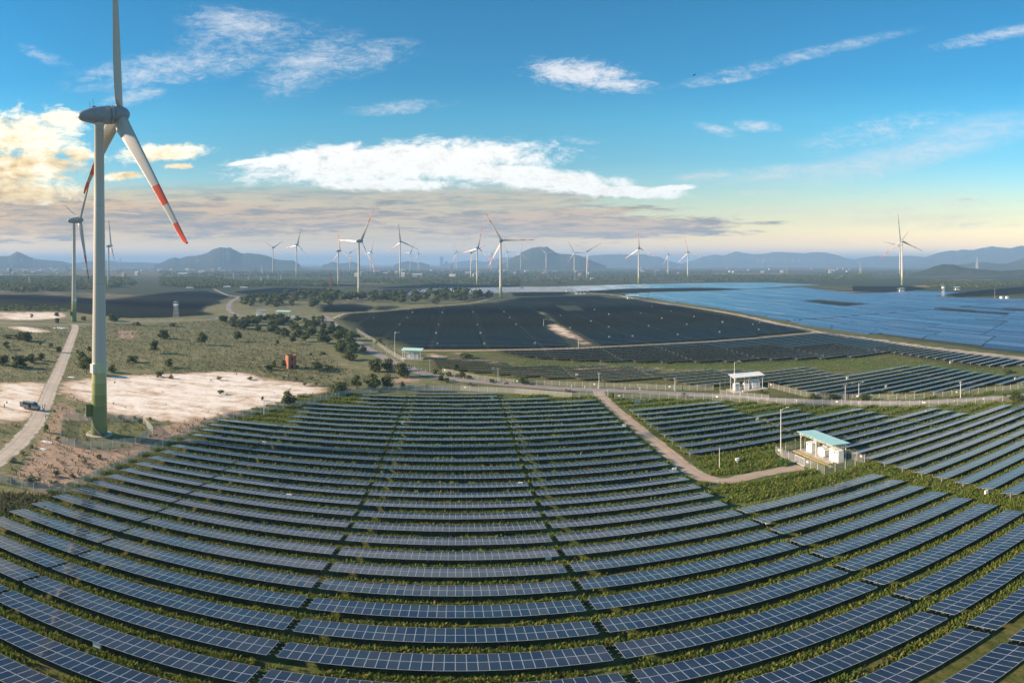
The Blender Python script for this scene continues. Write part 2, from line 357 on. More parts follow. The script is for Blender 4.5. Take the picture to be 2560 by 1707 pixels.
def tracker_fn(t, out):
    g = t.n('ShaderNodeNewGeometry'); r = g.outputs['Random Per Island']
    s = t.n('ShaderNodeSeparateXYZ'); t.put(s.inputs[0], g.outputs['Position'])
    fy = t.math('ABSOLUTE', t.math('SUBTRACT', t.math('FRACT', t.math('MULTIPLY', s.outputs[1], 0.98)), 0.5))
    c = t.mix(r, (0.010, 0.045, 0.110, 1), (0.060, 0.120, 0.200, 1))
    c = t.mix(t.math('MULTIPLY', t.math('GREATER_THAN', fy, 0.46), 0.45), c, (0.4, 0.44, 0.5, 1))
    principled(t, out, c, t.math('MULTIPLY_ADD', r, 0.03, 0.03), 0.0, 0.6, IOR=1.5)
M['tracker'] = mat('tracker_glass', tracker_fn)
def wire_fn(t, out):
    d = t.n('ShaderNodeBsdfPrincipled'); d.inputs['Base Color'].default_value = (0.58, 0.58, 0.56, 1); d.inputs['Roughness'].default_value = 0.5; d.inputs['Metallic'].default_value = 0.2
    tr = t.n('ShaderNodeBsdfTransparent'); mx = t.n('ShaderNodeMixShader'); mx.inputs[0].default_value = 0.18
    t.nt.links.new(tr.outputs[0], mx.inputs[1]); t.nt.links.new(d.outputs[0], mx.inputs[2]); t.nt.links.new(mx.outputs[0], out.inputs[0])
M['wire'] = mat('chain_link', wire_fn)
M['wire_dense'] = mat('dense_chain_link', wire_fn); [x for x in M['wire_dense'].node_tree.nodes if x.type == 'MIX_SHADER'][0].inputs[0].default_value = 0.38
def road_fn(c1, c2, sc_=0.35):
    def fn(t, out):
        po = t.n('ShaderNodeNewGeometry').outputs['Position']
        a = t.noise(po, sc_, 6, 0.62); b = t.noise(po, sc_*9, 4, 0.6); d = t.noise(po, sc_*0.12, 3, 0.5)
        c = t.mix(t.maprange(a, 0.32, 0.68), (*c1, 1), (*c2, 1))
        c = t.mix(t.maprange(b, 0.55, 0.80, 0, 0.22), c, tuple(x*0.6 for x in c2)+(1,))
        c = t.mix(t.maprange(d, 0.45, 0.7, 0, 0.4), c, tuple(x*1.25 for x in c1)+(1,))
        ac = t.n('ShaderNodeAttribute'); ac.attribute_name = 'across'; aa = t.math('ABSOLUTE', ac.outputs['Fac'])
        rut = t.maprange(t.math('ABSOLUTE', t.math('SUBTRACT', aa, t.math('MULTIPLY_ADD', d, 0.12, 0.40))), 0.16, 0.03)
        c = t.mix(t.math('MULTIPLY', rut, 0.30), c, tuple(x*0.62 for x in c2)+(1,))
        ed = t.maprange(t.math('ADD', aa, t.math('MULTIPLY_ADD', t.math('SUBTRACT', a, 0.5), 1.3, t.math('MULTIPLY', t.math('SUBTRACT', b, 0.5), 0.5))), 0.74, 1.02)
        c = t.mix(t.math('MULTIPLY', ed, 0.85), c, (0.17, 0.15, 0.075, 1))
        principled(t, out, c, 0.9, spec=0.2, bump=(b, 0.2, 0.02))
    return fn
M['asphalt'] = mat('worn_asphalt', road_fn((0.30, 0.26, 0.25), (0.25, 0.215, 0.21)))
M['slab'] = mat('old_concrete_road', road_fn((0.50, 0.43, 0.35), (0.42, 0.36, 0.30)))
M['track'] = mat('pinkish_dirt_track', road_fn((0.44, 0.34, 0.26), (0.36, 0.27, 0.20)))
M['sandroad'] = mat('pale_sand_road', road_fn((0.52, 0.40, 0.30), (0.36, 0.28, 0.20), 0.12))
def water_fn(t, out):
    po = t.n('ShaderNodeNewGeometry').outputs['Position']
    principled(t, out, (0.05, 0.07, 0.08), 0.04, 0, 0.6, bump=(t.noise(po, 3, 3), 0.05, 0.02))
M['water'] = mat('still_water', water_fn)

# ------------------------------------------------------------------ ground: one sheet to the horizon, fine mesh near the viewer
def axis(lo, hi, step, far, g=1.16):
    mid = list(np.arange(lo, hi+1e-6, step)); a = []; s = step; x = hi
    while x < far: s *= g; x += s; a.append(min(x, far))
    b = []; s = step; x = lo
    while x > -far: s *= g; x -= s; b.append(max(x, -far))
    return np.array(b[::-1]+mid+a)
gx = axis(-330, 640, 2.5, 26000); gy = axis(20, 560, 2.5, 26000)
GX, GY = np.meshgrid(gx, gy); gzv = GZ(GX, GY)
S1C = (0, 600, 2.613); C6 = (0, 990, 5.227); C8 = (560, 760, 4.704); CA = (0, 560, 5.407); CB = (400, 560, 5.407)
CC = (800, 500, 4.48); CD = (1280, 520, 4.48); CE = (1750, 560, 5.407); CF = (2130, 500, 5.226); CG = (940, 840, 4.704)
CH = (1400, 880, 4.356); CI = (1780, 900, 5.226); CJ = (2100, 860, 3.92)
def wp(c, pts): return world_poly(crop(*c, pts))
def mask(polys, it=5):
    m = np.zeros(GX.shape, bool)
    for p in polys: m |= inside(p, GX, GY)
    m = m.astype(float)
    for _ in range(it):                             # soft edge
        q = m.copy(); q[1:-1, 1:-1] = (m[1:-1, 1:-1]*2+m[:-2, 1:-1]+m[2:, 1:-1]+m[1:-1, :-2]+m[1:-1, 2:])/6; m = q
    return m
sand_polys = [wp(S1C, [(430, 930), (700, 890), (1000, 880), (1400, 858), (1600, 868), (1800, 915), (2120, 950), (2145, 990), (1900, 1035), (1850, 1080), (1500, 1135), (1150, 1195), (1000, 1165), (700, 1145), (560, 1060), (400, 1000)]),
              wp(S1C, [(-60, 930), (310, 930), (300, 1000), (250, 1090), (200, 1170), (-60, 1215)]),
              wp(CA, [(-60, 1200), (850, 1180), (880, 1260), (500, 1300), (-60, 1290)]),
              wp(CA, [(60, 1390), (300, 1380), (680, 1440), (660, 1470), (360, 1460)]),
              wp(CD, [(400, 1310), (470, 1285), (600, 1360), (740, 1430), (920, 1545), (820, 1545), (700, 1470), (520, 1410)]),
              wp(CD, [(290, 1165), (330, 1165), (480, 1280), (440, 1285)]),
              wp(CG, [(600, 205), (700, 205), (840, 262), (1440, 300), (1700, 325), (1700, 335), (1440, 318), (880, 285), (600, 255)]),
              wp(CG, [(1420, 305), (1460, 310), (1470, 385), (1440, 385)]),
              wp(CH, [(60, 155), (500, 165), (1000, 175), (1500, 180), (2178, 185), (2178, 200), (1500, 198), (900, 195), (60, 180)]),
              wp(CG, [(880, 540), (1080, 545), (1070, 600), (940, 600)])]
red_polys = [world_poly([(150, 985), (215, 1040), (400, 1066), (560, 1018), (700, 1003), (705, 1012), (560, 1046), (440, 1100), (333, 1148), (230, 1200), (162, 1230), (84, 1226), (20, 1190), (100, 1085), (128, 1030)]), world_poly([(-40, 1215), (84, 1236), (170, 1238), (120, 1262), (0, 1306), (-40, 1310)]), wp(C6, [(480, 700), (1000, 690), (1700, 690), (1640, 790), (1300, 960), (800, 985), (480, 930), (380, 840)]),
             wp(S1C, [(760, 590), (900, 590), (900, 640), (760, 650)]), wp(CG, [(840, 185), (1140, 195), (1130, 220), (850, 215)]),
             wp(CH, [(380, 105), (540, 105), (540, 160), (380, 160)]), wp(CI, [(740, 410), (1150, 490), (900, 490), (700, 450)]),
             wp(CI, [(1180, 1420), (1500, 1540), (1960, 1400), (1850, 1330), (1480, 1450), (1240, 1380)]),
             wp(C8, [(1880, 870), (2352, 820), (2352, 920), (1900, 940)]), wp(S1C, [(480, 1180), (330, 1110), (300, 1200), (340, 1330), (420, 1250)])]
lush_polys = [world_poly([(1500, 990), (1900, 1000), (2560, 1010), (2560, 1260), (2330, 1250), (1930, 1200), (1760, 1240), (1640, 1130)]),
              world_poly([(1280, 905), (1800, 905), (2100, 890), (2560, 925), (2560, 960), (2100, 915), (1600, 918), (1280, 912)]),
              np.array([(-16, 40), (90, 40), (90, 200), (-16, 200)]), np.array([(90, 40), (190, 40), (190, 120), (90, 160)])]
field_polys = [np.array([(-75, 20), (215, 20), (215, 100), (90, 175), (14, 210), (-50, 205), (-72, 150)]),
               world_poly([(830, 798), (1180, 757), (1780, 765), (2560, 890), (2560, 980), (1060, 945), (1040, 890)])]
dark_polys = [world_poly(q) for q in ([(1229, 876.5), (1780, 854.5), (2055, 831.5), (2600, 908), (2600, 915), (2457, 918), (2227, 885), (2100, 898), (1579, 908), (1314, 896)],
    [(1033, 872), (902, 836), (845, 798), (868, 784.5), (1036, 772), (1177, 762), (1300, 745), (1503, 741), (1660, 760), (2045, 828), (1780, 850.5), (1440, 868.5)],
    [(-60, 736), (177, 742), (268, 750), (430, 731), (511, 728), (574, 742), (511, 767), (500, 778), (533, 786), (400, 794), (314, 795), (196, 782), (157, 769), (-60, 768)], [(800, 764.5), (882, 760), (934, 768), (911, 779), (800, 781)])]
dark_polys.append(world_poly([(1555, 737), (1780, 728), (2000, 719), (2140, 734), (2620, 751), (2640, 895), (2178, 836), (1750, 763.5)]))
col = np.zeros(GX.shape+(4,)); col[..., 0] = mask(sand_polys, 9); col[..., 1] = mask(red_polys); col[..., 2] = mask(lush_polys); col[..., 3] = mask(field_polys)
cm_ = mask([world_poly([(151, 1108.6), (226.7, 1124), (338.6, 1113), (382.6, 1084.7), (357.8, 1057), (164.5, 1051)])], 2); col[..., 1] *= 1-cm_*0.9; col[..., 2] = np.maximum(col[..., 2], cm_*0.35)
V = np.stack([GX, GY, gzv], -1).reshape(-1, 3); nx, ny = len(gx), len(gy)
ii = np.arange(nx*ny).reshape(ny, nx); Fq = np.stack([ii[:-1, :-1], ii[:-1, 1:], ii[1:, 1:], ii[1:, :-1]], -1).reshape(-1, 4)
def ground_fn(t, out):
    po = t.n('ShaderNodeNewGeometry').outputs['Position']
    at = t.n('ShaderNodeAttribute'); at.attribute_name = 'cover'
    sp = t.n('ShaderNodeSeparateColor'); t.put(sp.inputs[0], at.outputs['Color'])
    n1 = t.noise(po, 0.018, 7, 0.6); n2 = t.noise(po, 0.16, 7, 0.65); n3 = t.noise(po, 0.9, 5, 0.65); n4 = t.noise(t.mapping(po, scale=(0.05, 0.22, 0.1)), 1.0, 6, 0.66)
    dist = t.vmath('LENGTH', po)
    scrub = t.ramp(t.math('MULTIPLY_ADD', n2, 0.6, t.math('MULTIPLY', n3, 0.4)), [(0.36, (0.10, 0.115, 0.046)), (0.47, (0.165, 0.168, 0.075)), (0.56, (0.235, 0.205, 0.115)), (0.66, (0.36, 0.27, 0.18))])
    scrub = t.mix(t.maprange(n1, 0.42, 0.62, 0, 0.5), scrub, (0.105, 0.125, 0.050, 1))
    weeds = t.ramp(t.math('MULTIPLY_ADD', n2, 0.5, t.math('MULTIPLY', n3, 0.5)), [(0.36, (0.050, 0.070, 0.018)), (0.48, (0.10, 0.115, 0.032)), (0.58, (0.155, 0.130, 0.055)), (0.68, (0.23, 0.16, 0.09))])
    lush = t.ramp(t.math('MULTIPLY_ADD', n2, 0.5, t.math('MULTIPLY', n3, 0.5)), [(0.36, (0.036, 0.058, 0.014)), (0.5, (0.080, 0.115, 0.028)), (0.6, (0.125, 0.150, 0.040)), (0.7, (0.20, 0.17, 0.075))])
    c = t.mix(at.outputs['Alpha'], scrub, weeds)
    c = t.mix(t.math('MULTIPLY', sp.outputs[2], t.maprange(n2, 0.36, 0.56)), c, lush)
    # far plain: patchwork of plots
    vo = t.n('ShaderNodeTexVoronoi'); t.put(vo.inputs['Vector'], t.mapping(po, scale=(0.0016, 0.0034, 0.001))); vo.inputs['Scale'].default_value = 1.0
    pv = t.n('ShaderNodeSeparateColor'); t.put(pv.inputs[0], vo.outputs['Color'])
    plots = t.ramp(pv.outputs[0], [(0.0, (0.035, 0.050, 0.022)), (0.35, (0.055, 0.07, 0.030)), (0.6, (0.10, 0.095, 0.05)), (0.8, (0.17, 0.13, 0.075)), (0.93, (0.25, 0.17, 0.09))], 'CONSTANT')
    plots = t.mix(t.maprange(n1, 0.40, 0.60), plots, (0.040, 0.056, 0.026, 1))
    c = t.mix(t.maprange(dist, 560.0, 900.0), c, plots)
    ad = t.n('ShaderNodeAttribute'); ad.attribute_name = 'painted_shade'
    c = t.mix(t.math('MULTIPLY', ad.outputs['Fac'], 0.92), c, t.mix(n2, (0.018, 0.034, 0.024, 1), (0.038, 0.056, 0.036, 1)))  # weed colour darkened under the far arrays, standing in for table shade
    reds = t.mix(t.maprange(n2, 0.35, 0.65), (0.42, 0.29, 0.21, 1), (0.31, 0.225, 0.155, 1))
    c = t.mix(t.maprange(t.math('MULTIPLY', sp.outputs[1], t.math('ADD', 0.30, n2)), 0.38, 0.62), c, reds)
    nn = t.math('MULTIPLY_ADD', t.maprange(n4, 0.30, 0.70), 0.55, t.math('MULTIPLY', t.maprange(n2, 0.32, 0.70), 0.45))
    sm = t.math('MULTIPLY', sp.outputs[0], t.math('ADD', 0.28, nn))
    sand = t.ramp(sm, [(0.22, (0.30, 0.21, 0.14)), (0.42, (0.50, 0.37, 0.27)), (0.62, (0.70, 0.58, 0.46)), (0.90, (0.84, 0.76, 0.67))])
    c = t.mix(t.maprange(sm, 0.18, 0.46), c, sand)
    principled(t, out, c, 0.95, spec=0.15, bump=(t.math('MULTIPLY_ADD', n3, 0.5, n2), 0.8, 0.5))
M['ground'] = mat('ground_cover', ground_fn)
gme = raw_mesh('ground', V, Fq, [M['ground']], smooth=True)
da = gme.attributes.new('painted_shade', 'FLOAT', 'POINT'); da.data.foreach_set('value', mask(dark_polys).reshape(-1).astype(np.float32))
ca = gme.color_attributes.new('cover', 'FLOAT_COLOR', 'POINT'); ca.data.foreach_set('color', col.reshape(-1).astype(np.float32))
tag(put('ground', gme), None, None, kind='structure')

# roads: ribbons laid a little above the ground
def smooth_path(pts, step=3.0):
    pts = [Vector((p[0], p[1], 0)) for p in pts]; out = []
    for i in range(len(pts)-1):
        p0 = pts[max(i-1, 0)]; p1 = pts[i]; p2 = pts[i+1]; p3 = pts[min(i+2, len(pts)-1)]
        n = max(2, int((p2-p1).length/step))
        for k in range(n):
            u = k/n
            out.append(0.5*((2*p1)+(p2-p0)*u+(2*p0-5*p1+4*p2-p3)*u*u+(3*p1-p0-3*p2+p3)*u**3))
    out.append(pts[-1]); return out
ROADS = []
def ribbon(name, px, width, m, lift, wob=0.12):
    pts = smooth_path([P(*p) for p in px]); b = MB(); ROADS.append((np.array([(p.x, p.y) for p in pts]), width)); vs = []; fs = []
    for i, p in enumerate(pts):
        d = (pts[min(i+1, len(pts)-1)]-pts[max(i-1, 0)]).normalized(); n = Vector((-d.y, d.x, 0))
        for k, sgn in enumerate((-1, -0.5, 0, 0.5, 1)):
            e = p+n*(sgn*width*0.5*(1+(random.uniform(-wob, wob) if abs(sgn) == 1 else 0)))
            vs.append((e.x, e.y, gz(e.x, e.y)+lift))
        if i:
            o = (i-1)*5
            fs += [(o+k, o+k+1, o+k+6, o+k+5) for k in range(4)]
    b.add(vs, fs); o = b.obj(name, m); tag(o, None, None, kind='structure')
    at = o.data.attributes.new('across', 'FLOAT', 'POINT'); at.data.foreach_set('value', np.tile(np.array([-1, -0.5, 0, 0.5, 1], np.float32), len(pts))); return pts
main_road_px = [(535, 722), (548, 729), (570, 738), (596, 743), (580, 752), (571, 766), (577, 780), (598, 788), (640, 793), (700, 795), (760, 792), (811, 790), (830, 806), (857, 830), (904, 862), (964, 896), (1033, 925), (1110, 944), (1216, 956), (1322, 965.4), (1400, 970.7), (1537, 976), (1675, 983), (1813, 990), (1900, 996), (2009, 1003), (2124, 1006.7), (2253, 1007.5), (2380, 1001.6), (2508, 992.7), (2620, 982)]
ribbon('asphalt_road', main_road_px, 6.2, M['asphalt'], 0.030)
ribbon('concrete_road', [(185, 811), (188, 820), (176, 853.6), (164, 885), (152, 913), (142, 938.6), (128.5, 966), (116.7, 998), (103, 1029.6), (85, 1063), (59, 1093), (29.7, 1122.5), (-25, 1165), (-120, 1230)], 5.6, M['slab'], 0.024, 0.05)
ribbon('cross_road', [(-60, 807), (0, 807), (120, 810), (185, 811), (225, 808), (268, 804), (430, 801), (518, 798.6), (566, 791), (600, 789)], 5.0, M['asphalt'], 0.018)
ribbon('dirt_track', [(1497, 975), (1501, 988), (1528.6, 1015), (1556, 1038), (1595, 1070.6), (1632, 1100), (1675.5, 1137), (1716.8, 1171.6), (1744, 1187.6), (1779, 1200), (1824.7, 1201.4), (1895, 1186), (1971, 1172), (2009, 1168)], 4.2, M['track'], 0.014)
ribbon('sand_road', [(1470, 733), (1540, 738), (1620, 753), (1750, 771.5), (1842, 787), (1972, 815), (2064, 833), (2180, 848.5), (2300, 866), (2430, 882), (2560, 897), (2680, 915)], 8.0, M['sandroad'], 0.026, 0.3)
ribbon('field_lane', [(1050, 876), (1227, 875.5), (1440, 870.5), (1496, 867), (1640, 860), (1780, 852.6), (1861, 846.7), (2055, 829.5)], 4.5, M['track'], 0.010, 0.25)
ribbon('field_path', [(1240, 743), (1180, 757), (1110, 764), (1036, 770), (956, 777), (870, 783), (830, 797)], 3.0, M['sandroad'], 0.012, 0.4)
pp = [P(*q) for q in crop(*CH, [(740, 555), (790, 530), (860, 517), (930, 522), (960, 550), (1040, 562), (1120, 572), (1040, 582), (900, 580), (800, 580)])]
tag(MB().poly([(p.x, p.y, p.z+0.035) for p in reversed(pp)]).obj('rain_pool', M['water']), None, None, kind='structure')

# mountains and hills
def interp_profile(pts, n):
    xs = np.array([p[0] for p in pts]); ys = np.array([p[1] for p in pts]); X = np.linspace(xs[0], xs[-1], n); return X, np.interp(X, xs, ys)
def hill_fn(t, out):
    po = t.n('ShaderNodeNewGeometry').outputs['Position']
    n = t.noise(po, 0.004, 8, 0.65); n2 = t.noise(po, 0.03, 6, 0.6)
    c = t.ramp(t.math('MULTIPLY_ADD', n2, 0.5, t.math('MULTIPLY', n, 0.5)), [(0.36, (0.022, 0.034, 0.016)), (0.52, (0.040, 0.052, 0.026)), (0.64, (0.085, 0.080, 0.05))])
    principled(t, out, c, 0.95, spec=0.1)
M['hill'] = mat('wooded_hillside', hill_fn)
def ridge(name, pts, rho, depth, step=3.0, amp=0.10):
    if rho > 3000: rho *= 0.62; depth *= 0.62
    n = max(8, int((pts[-1][0]-pts[0][0])/step)); X, Y = interp_profile(pts, n)
    a = (X-X0)/F; h = np.maximum(CZ+rho*np.tan((YH-Y)/F), 0.0); jg = np.convolve(rng.normal(0, 1, n+6), np.ones(3)/3, 'same')[3:-3]; h = h*(1+0.012*jg)
    rows = np.linspace(-1, 1, 23); VV = []
    ph = rng.uniform(0, 9, 8)
    for q in rows:
        rr = rho+q*depth; base = (1-abs(q)**1.35)
        spur = 0
        for k in range(6):
            spur = spur+np.sin(a*rho/(depth*(0.50/(k+1)))+ph[k]+q*(1.5+k)*(1 if k % 2 else -1))*(0.5/(k+1))
        f = np.clip(base*(1+amp*spur*2.2*(abs(q)+0.02)*(1.05-abs(q))*3), 0, 1.0) if abs(q) > 1e-6 else 1.0
        z = h*f-1.0
        VV.append(np.stack([rr*np.sin(a), rr*np.cos(a), z], -1))
    VV = np.array(VV); m_ = len(rows)
    idx = np.arange(m_*n).reshape(m_, n)
    FF = np.stack([idx[:-1, :-1], idx[:-1, 1:], idx[1:, 1:], idx[1:, :-1]], -1).reshape(-1, 4)
    tag(put(name, raw_mesh(name, VV.reshape(-1, 3), FF, [M['hill']], smooth=True)), None, None, kind='structure')
ridge('mountain', [(-260, 657), (-160, 646), (-60, 645), (0, 640.5), (24, 639.5), (33, 633), (43.5, 628.4), (57, 634), (74, 642), (89, 647), (111, 649), (129, 650.6), (153, 652.5), (178, 658.5)], 9000, 900)
ridge('low_ridge', [(150, 659), (196, 656.5), (222, 653), (277, 651.5), (314, 655), (360, 655.5), (420, 658.5)], 11000, 900)
ridge('mountain', [(385, 661), (400, 657.5), (418, 648.8), (435, 643), (449, 646), (470, 640), (492, 638.6), (515, 633), (529, 624.7), (548, 618), (561, 618), (565.5, 620), (572, 617.7), (585, 623), (605, 634), (616, 632), (650, 635), (674, 641), (688, 648), (714, 650), (733, 650.6), (750, 661)], 8000, 1000, 2.0)
ridge('low_ridge', [(806, 662), (818, 659), (831, 653.5), (845, 658), (870, 656.5), (882, 653.5), (900, 661)], 9500, 500)
ridge('low_ridge', [(985, 662), (1001, 656), (1023, 651.8), (1041, 656.5), (1052, 655), (1075, 662)], 9500, 500)
ridge('low_ridge', [(1100, 660), (1180, 650), (1215, 655), (1260, 642), (1310, 645), (1400, 655)], 13000, 800)
ridge('mountain', [(1243, 664), (1258, 658), (1280, 645), (1302, 631.6), (1324, 621.6), (1340, 617.5), (1347, 616.4), (1367, 616.4), (1378, 622.7), (1391, 631.6), (1405, 635), (1425, 635.4), (1447, 638), (1470, 647), (1492, 656), (1515, 664)], 7500, 900, 2.0)
ridge('mountain_range', [(1420, 650), (1463, 640.5), (1492, 637), (1514, 635.6), (1539, 635.4), (1566, 636), (1581, 638), (1606, 635), (1628, 640.5), (1648, 641.7), (1673, 652), (1700, 658.5)], 12500, 1200)
ridge('mountain_range', [(1700, 660), (1735, 650), (1759, 641.4), (1787, 636), (1807, 639.5), (1839, 628.4), (1861, 632), (1879, 635), (1907, 635), (1935, 629.4), (1981, 631), (2009, 632.7), (2033, 630), (2064, 631), (2092, 637.7), (2120, 646), (2138, 648), (2157, 644), (2187, 639.7), (2235, 640.6), (2273, 638.7), (2314, 642.5), (2380, 658)], 14000, 1500)
ridge('mountain_range', [(2260, 659), (2314, 642.5), (2340, 633), (2381, 625.3), (2388, 627), (2407, 623.4), (2427, 625.3), (2455, 619.6), (2484, 615.8), (2522, 620.5), (2551, 614), (2600, 616), (2680, 612), (2800, 630), (2900, 659)], 12500, 1500)
ridge('foothill', [(2370, 663), (2398, 661), (2436, 656), (2459, 653.5), (2484, 657.5), (2513, 659), (2541, 651), (2560, 645), (2650, 640), (2760, 662)], 7000, 600)
ridge('wooded_knoll', [(2270, 683), (2312, 674), (2337, 664.6), (2360, 659.8), (2384, 660.4), (2402, 666.5), (2423, 670), (2500, 676), (2580, 672), (2640, 684)], 2300, 160, 1.5)

# ------------------------------------------------------------------ solar tables
PW, PL, TAU, ZH, PITCH = 1.02, 2.0, R(10.6), 1.62, 5.5
cT, sT = math.cos(TAU), math.sin(TAU)
def panel_geom(b, mat4, uvs):
    hw, hl, th, e = 0.5, 0.985, 0.04, 0.027
    o = [(-hw, -hl), (hw, -hl), (hw, hl), (-hw, hl)]; i = [(-hw+e, -hl+e), (hw-e, -hl+e), (hw-e, hl-e), (-hw+e, hl-e)]
    vs = [(x, y, 0) for x, y in o]+[(x, y, -0.004) for x, y in i]+[(x, y, -th) for x, y in o]
    vs = [mat4 @ Vector(v) for v in vs]; n = len(b.v)
    fs = [(4, 5, 6, 7), (0, 1, 5, 4), (1, 2, 6, 5), (2, 3, 7, 6), (3, 0, 4, 7), (0, 8, 9, 1), (1, 9, 10, 2), (2, 10, 11, 3), (3, 11, 8, 0), (11, 10, 9, 8)]
    b.v += [tuple(v) for v in vs]; b.f += [tuple(k+n for k in f) for f in fs]; b.m += [0]+[1]*9
    uvs += [(0, 0), (1, 0), (1, 1), (0, 1)]+[(0, 0)]*36
def with_uv(b, uvs, name, mats):
    me = b.mesh(name, mats); u = me.uv_layers.new(name='UVMap'); u.data.foreach_set('uv', np.array(uvs, np.float32).ravel()); return me
tilt = Matrix.Rotation(-TAU, 4, 'X')
def slot(i, j):                                  # place of panel i in row j (0 = raised near edge)
    s = 1.0+j*(PL+0.02)
    return Matrix.Translation((PW*(i+0.5), s*cT, ZH-s*sT)) @ tilt
b = MB(); u = []; panel_geom(b, Matrix.Identity(4), u); ME_PANEL = with_uv(b, u, 'panel', [M['panel'], M['frame']])
b = MB(); u = []; panel_geom(b, Matrix.Identity(4), u); ME_PANEL_D = with_uv(b, u, 'panel_navy', [M['panel_dark'], M['frame']])
b = MB()                                          # one support: post, sloping beam and brace
b.box((-0.06, 1.93, -0.3), (0.06, 2.07, ZH-2*sT-0.14))
b.tube((0, 0.25, ZH-0.25*sT-0.15), (0, 3.8, ZH-3.8*sT-0.13), 0.045, n=4); b.tube((0, 2.0, 0.45), (0, 0.9, ZH-0.9*sT-0.18), 0.032, n=4); b.tube((0, 2.0, 0.45), (0, 3.1, ZH-3.1*sT-0.18), 0.032, n=4)
ME_SUP = b.mesh('support', [M['grey']])
_cache = {}
def table_meshes(n):
    if n in _cache: return _cache[n]
    b = MB(); u = []
    for i in range(n):
        for j in range(2): panel_geom(b, slot(i, j), u)
    arr = with_uv(b, u, 'panel_array', [M['panel'], M['frame']])
    rails = []
    for s in (0.45, 1.55, 2.5, 3.55):
        r = MB().box((-0.28, s*cT-0.03, ZH-s*sT-0.115), (n*PW+0.28, s*cT+0.03, ZH-s*sT-0.052), 0); rails.append(r.mesh('rail', [M['grey']]))
    k = max(2, int(round(n*PW/3.15))+1); xs = [0.6+(n*PW-1.2)*q/(k-1) for q in range(k)]
    pr = MB(); sv = [v.co.copy() for v in ME_SUP.vertices]; sf = [tuple(p.vertices) for p in ME_SUP.polygons]
    for x in xs: pr.add([(v.x+x, v.y, v.z) for v in sv], sf)
    _cache[n] = (arr, rails, xs, pr.mesh('post_row', [M['grey']])); return _cache[n]
def az_ok(x, y):
    a = math.atan2(x, y); return -0.83 < a < 1.03
def in_view(x0, x1, y):
    for k in range(5):
        x = x0+(x1-x0)*k/4
        if y+4 > 5 and az_ok(x, y+3) and math.atan2(CZ-gz(x, y)-0.9, math.hypot(x, y+4)) < 0.757: return True
    return False
tables = []                                       # (x, y, n, block label)
def add_row(y, x0, x1, blk, splits):
    cuts = [x0]+[s for s in splits if x0+2 < s < x1-2]+[x1]
    for a, c in zip(cuts[:-1], cuts[1:]):
        a2 = a+0.22; c2 = c-0.22; n = int((c2-a2+0.15)/PW)
        if n >= 4 and in_view(a2, c2, y): tables.append((a2+(c2-a2-n*PW)/2, y, n, blk))
rowsY = [49.7+PITCH*k for k in range(-6, 40)]
SPL = [-48.3, -17.0, 14.85, 46.5]
for y in rowsY:
    if y < 149.5: lx = -67.4
    elif y < 178: lx = -48.3
    elif y < 194: lx = -32.8
    elif y < 206: lx = -17.0
    else: continue
    rx = 14.7 if y > 191 else (31.2 if y > 187 else 46.5)
    if y > 201: rx = -1.5
    for a, c, nm in ((lx, -48.3, 'fence'), (-48.3, -17.0, 'west'), (-17.0, 14.85, 'middle'), (14.85, 46.5, 'track')):
        a = max(a, lx); c = min(c, rx)
        if c-a > 4: add_row(y, a, c, nm, [])
    if y < 84: add_row(y, 46.7, 79.0, 'yard', [])
    # right-hand block beyond the grass lane and behind the shelter yard
    if y < 103: xl, xr = 84.6, (150.3 if y > 96 else 200)
    elif y < 116: xl, xr = 86.2, 134.3
    elif y < 135: xl, xr = 53.0, 117.4
    elif y < 146: xl, xr = 53.0, 101.2
    elif y < 170: xl, xr = 53.0, 84.6
    else: continue
    add_row(y, xl, xr, 'lane' if y < 103 else 'behind', [84.6, 118.0, 150.4, 183.0])
F1 = world_poly([(1065, 896), (1116, 897), (1246, 906), (1272, 916.5), (1416, 916), (1602, 918), (1652, 936), (1767, 926), (1836, 928), (1887, 932), (2005, 920), (2067, 935), (2105, 941), (2200, 927), (2304, 916), (2401, 930), (2503, 942), (2600, 948),
                 (2600, 960), (2482, 969), (2350, 991), (2314, 985), (2171, 993), (2048, 992), (2023, 988), (1938, 963), (1829, 962), (1728, 971), (1664, 953), (1515, 957), (1440, 952), (1344, 948), (1271, 943), (1184, 934), (1076, 920)])
F2 = world_poly([(1229, 876.5), (1440, 872), (1500, 869), (1780, 854.5), (2055, 831.5), (2180, 852), (2300, 870), (2430, 887), (2600, 908), (2600, 915), (2488, 921), (2457, 918), (2342, 901), (2227, 885), (2100, 898), (1900, 903), (1767, 910), (1579, 908), (1440, 906), (1376, 901), (1314, 896)])
F3 = world_poly([(1033, 872), (991, 853), (930, 842), (902, 836), (900, 822), (880, 806), (845, 798), (868, 784.5), (956, 779.5), (1036, 772), (1110, 766.5), (1177, 762), (1239, 757.5), (1300, 745), (1347, 744), (1414, 741), (1503, 741), (1525, 746), (1592, 749), (1660, 760), (1750, 773.5), (1842, 790), (1972, 818), (2045, 828),
                 (1861, 844.5), (1780, 850.5), (1496, 865), (1440, 868.5), (1227, 873.5)])
F3b = world_poly([(800, 764.5), (882, 760), (934, 768), (911, 779), (800, 781)])
F3c = world_poly([(925, 775.5), (943, 766), (1003, 767), (960, 776)])
F4 = world_poly([(-60, 736), (92, 737.5), (177, 742), (268, 750), (430, 731), (511, 728), (574, 742), (540, 752), (552, 758), (511, 767), (500, 778), (533, 786), (400, 794), (314, 795), (196, 782), (157, 769), (0, 769), (-60, 768)])
F7 = world_poly([(2130, 716), (2273, 716), (2319, 722), (2283, 726.5), (2206, 731), (2130, 727)]); F7b = world_poly([(2365, 737), (2417, 729.6), (2600, 712), (2600, 730), (2474, 740), (2388, 743)])
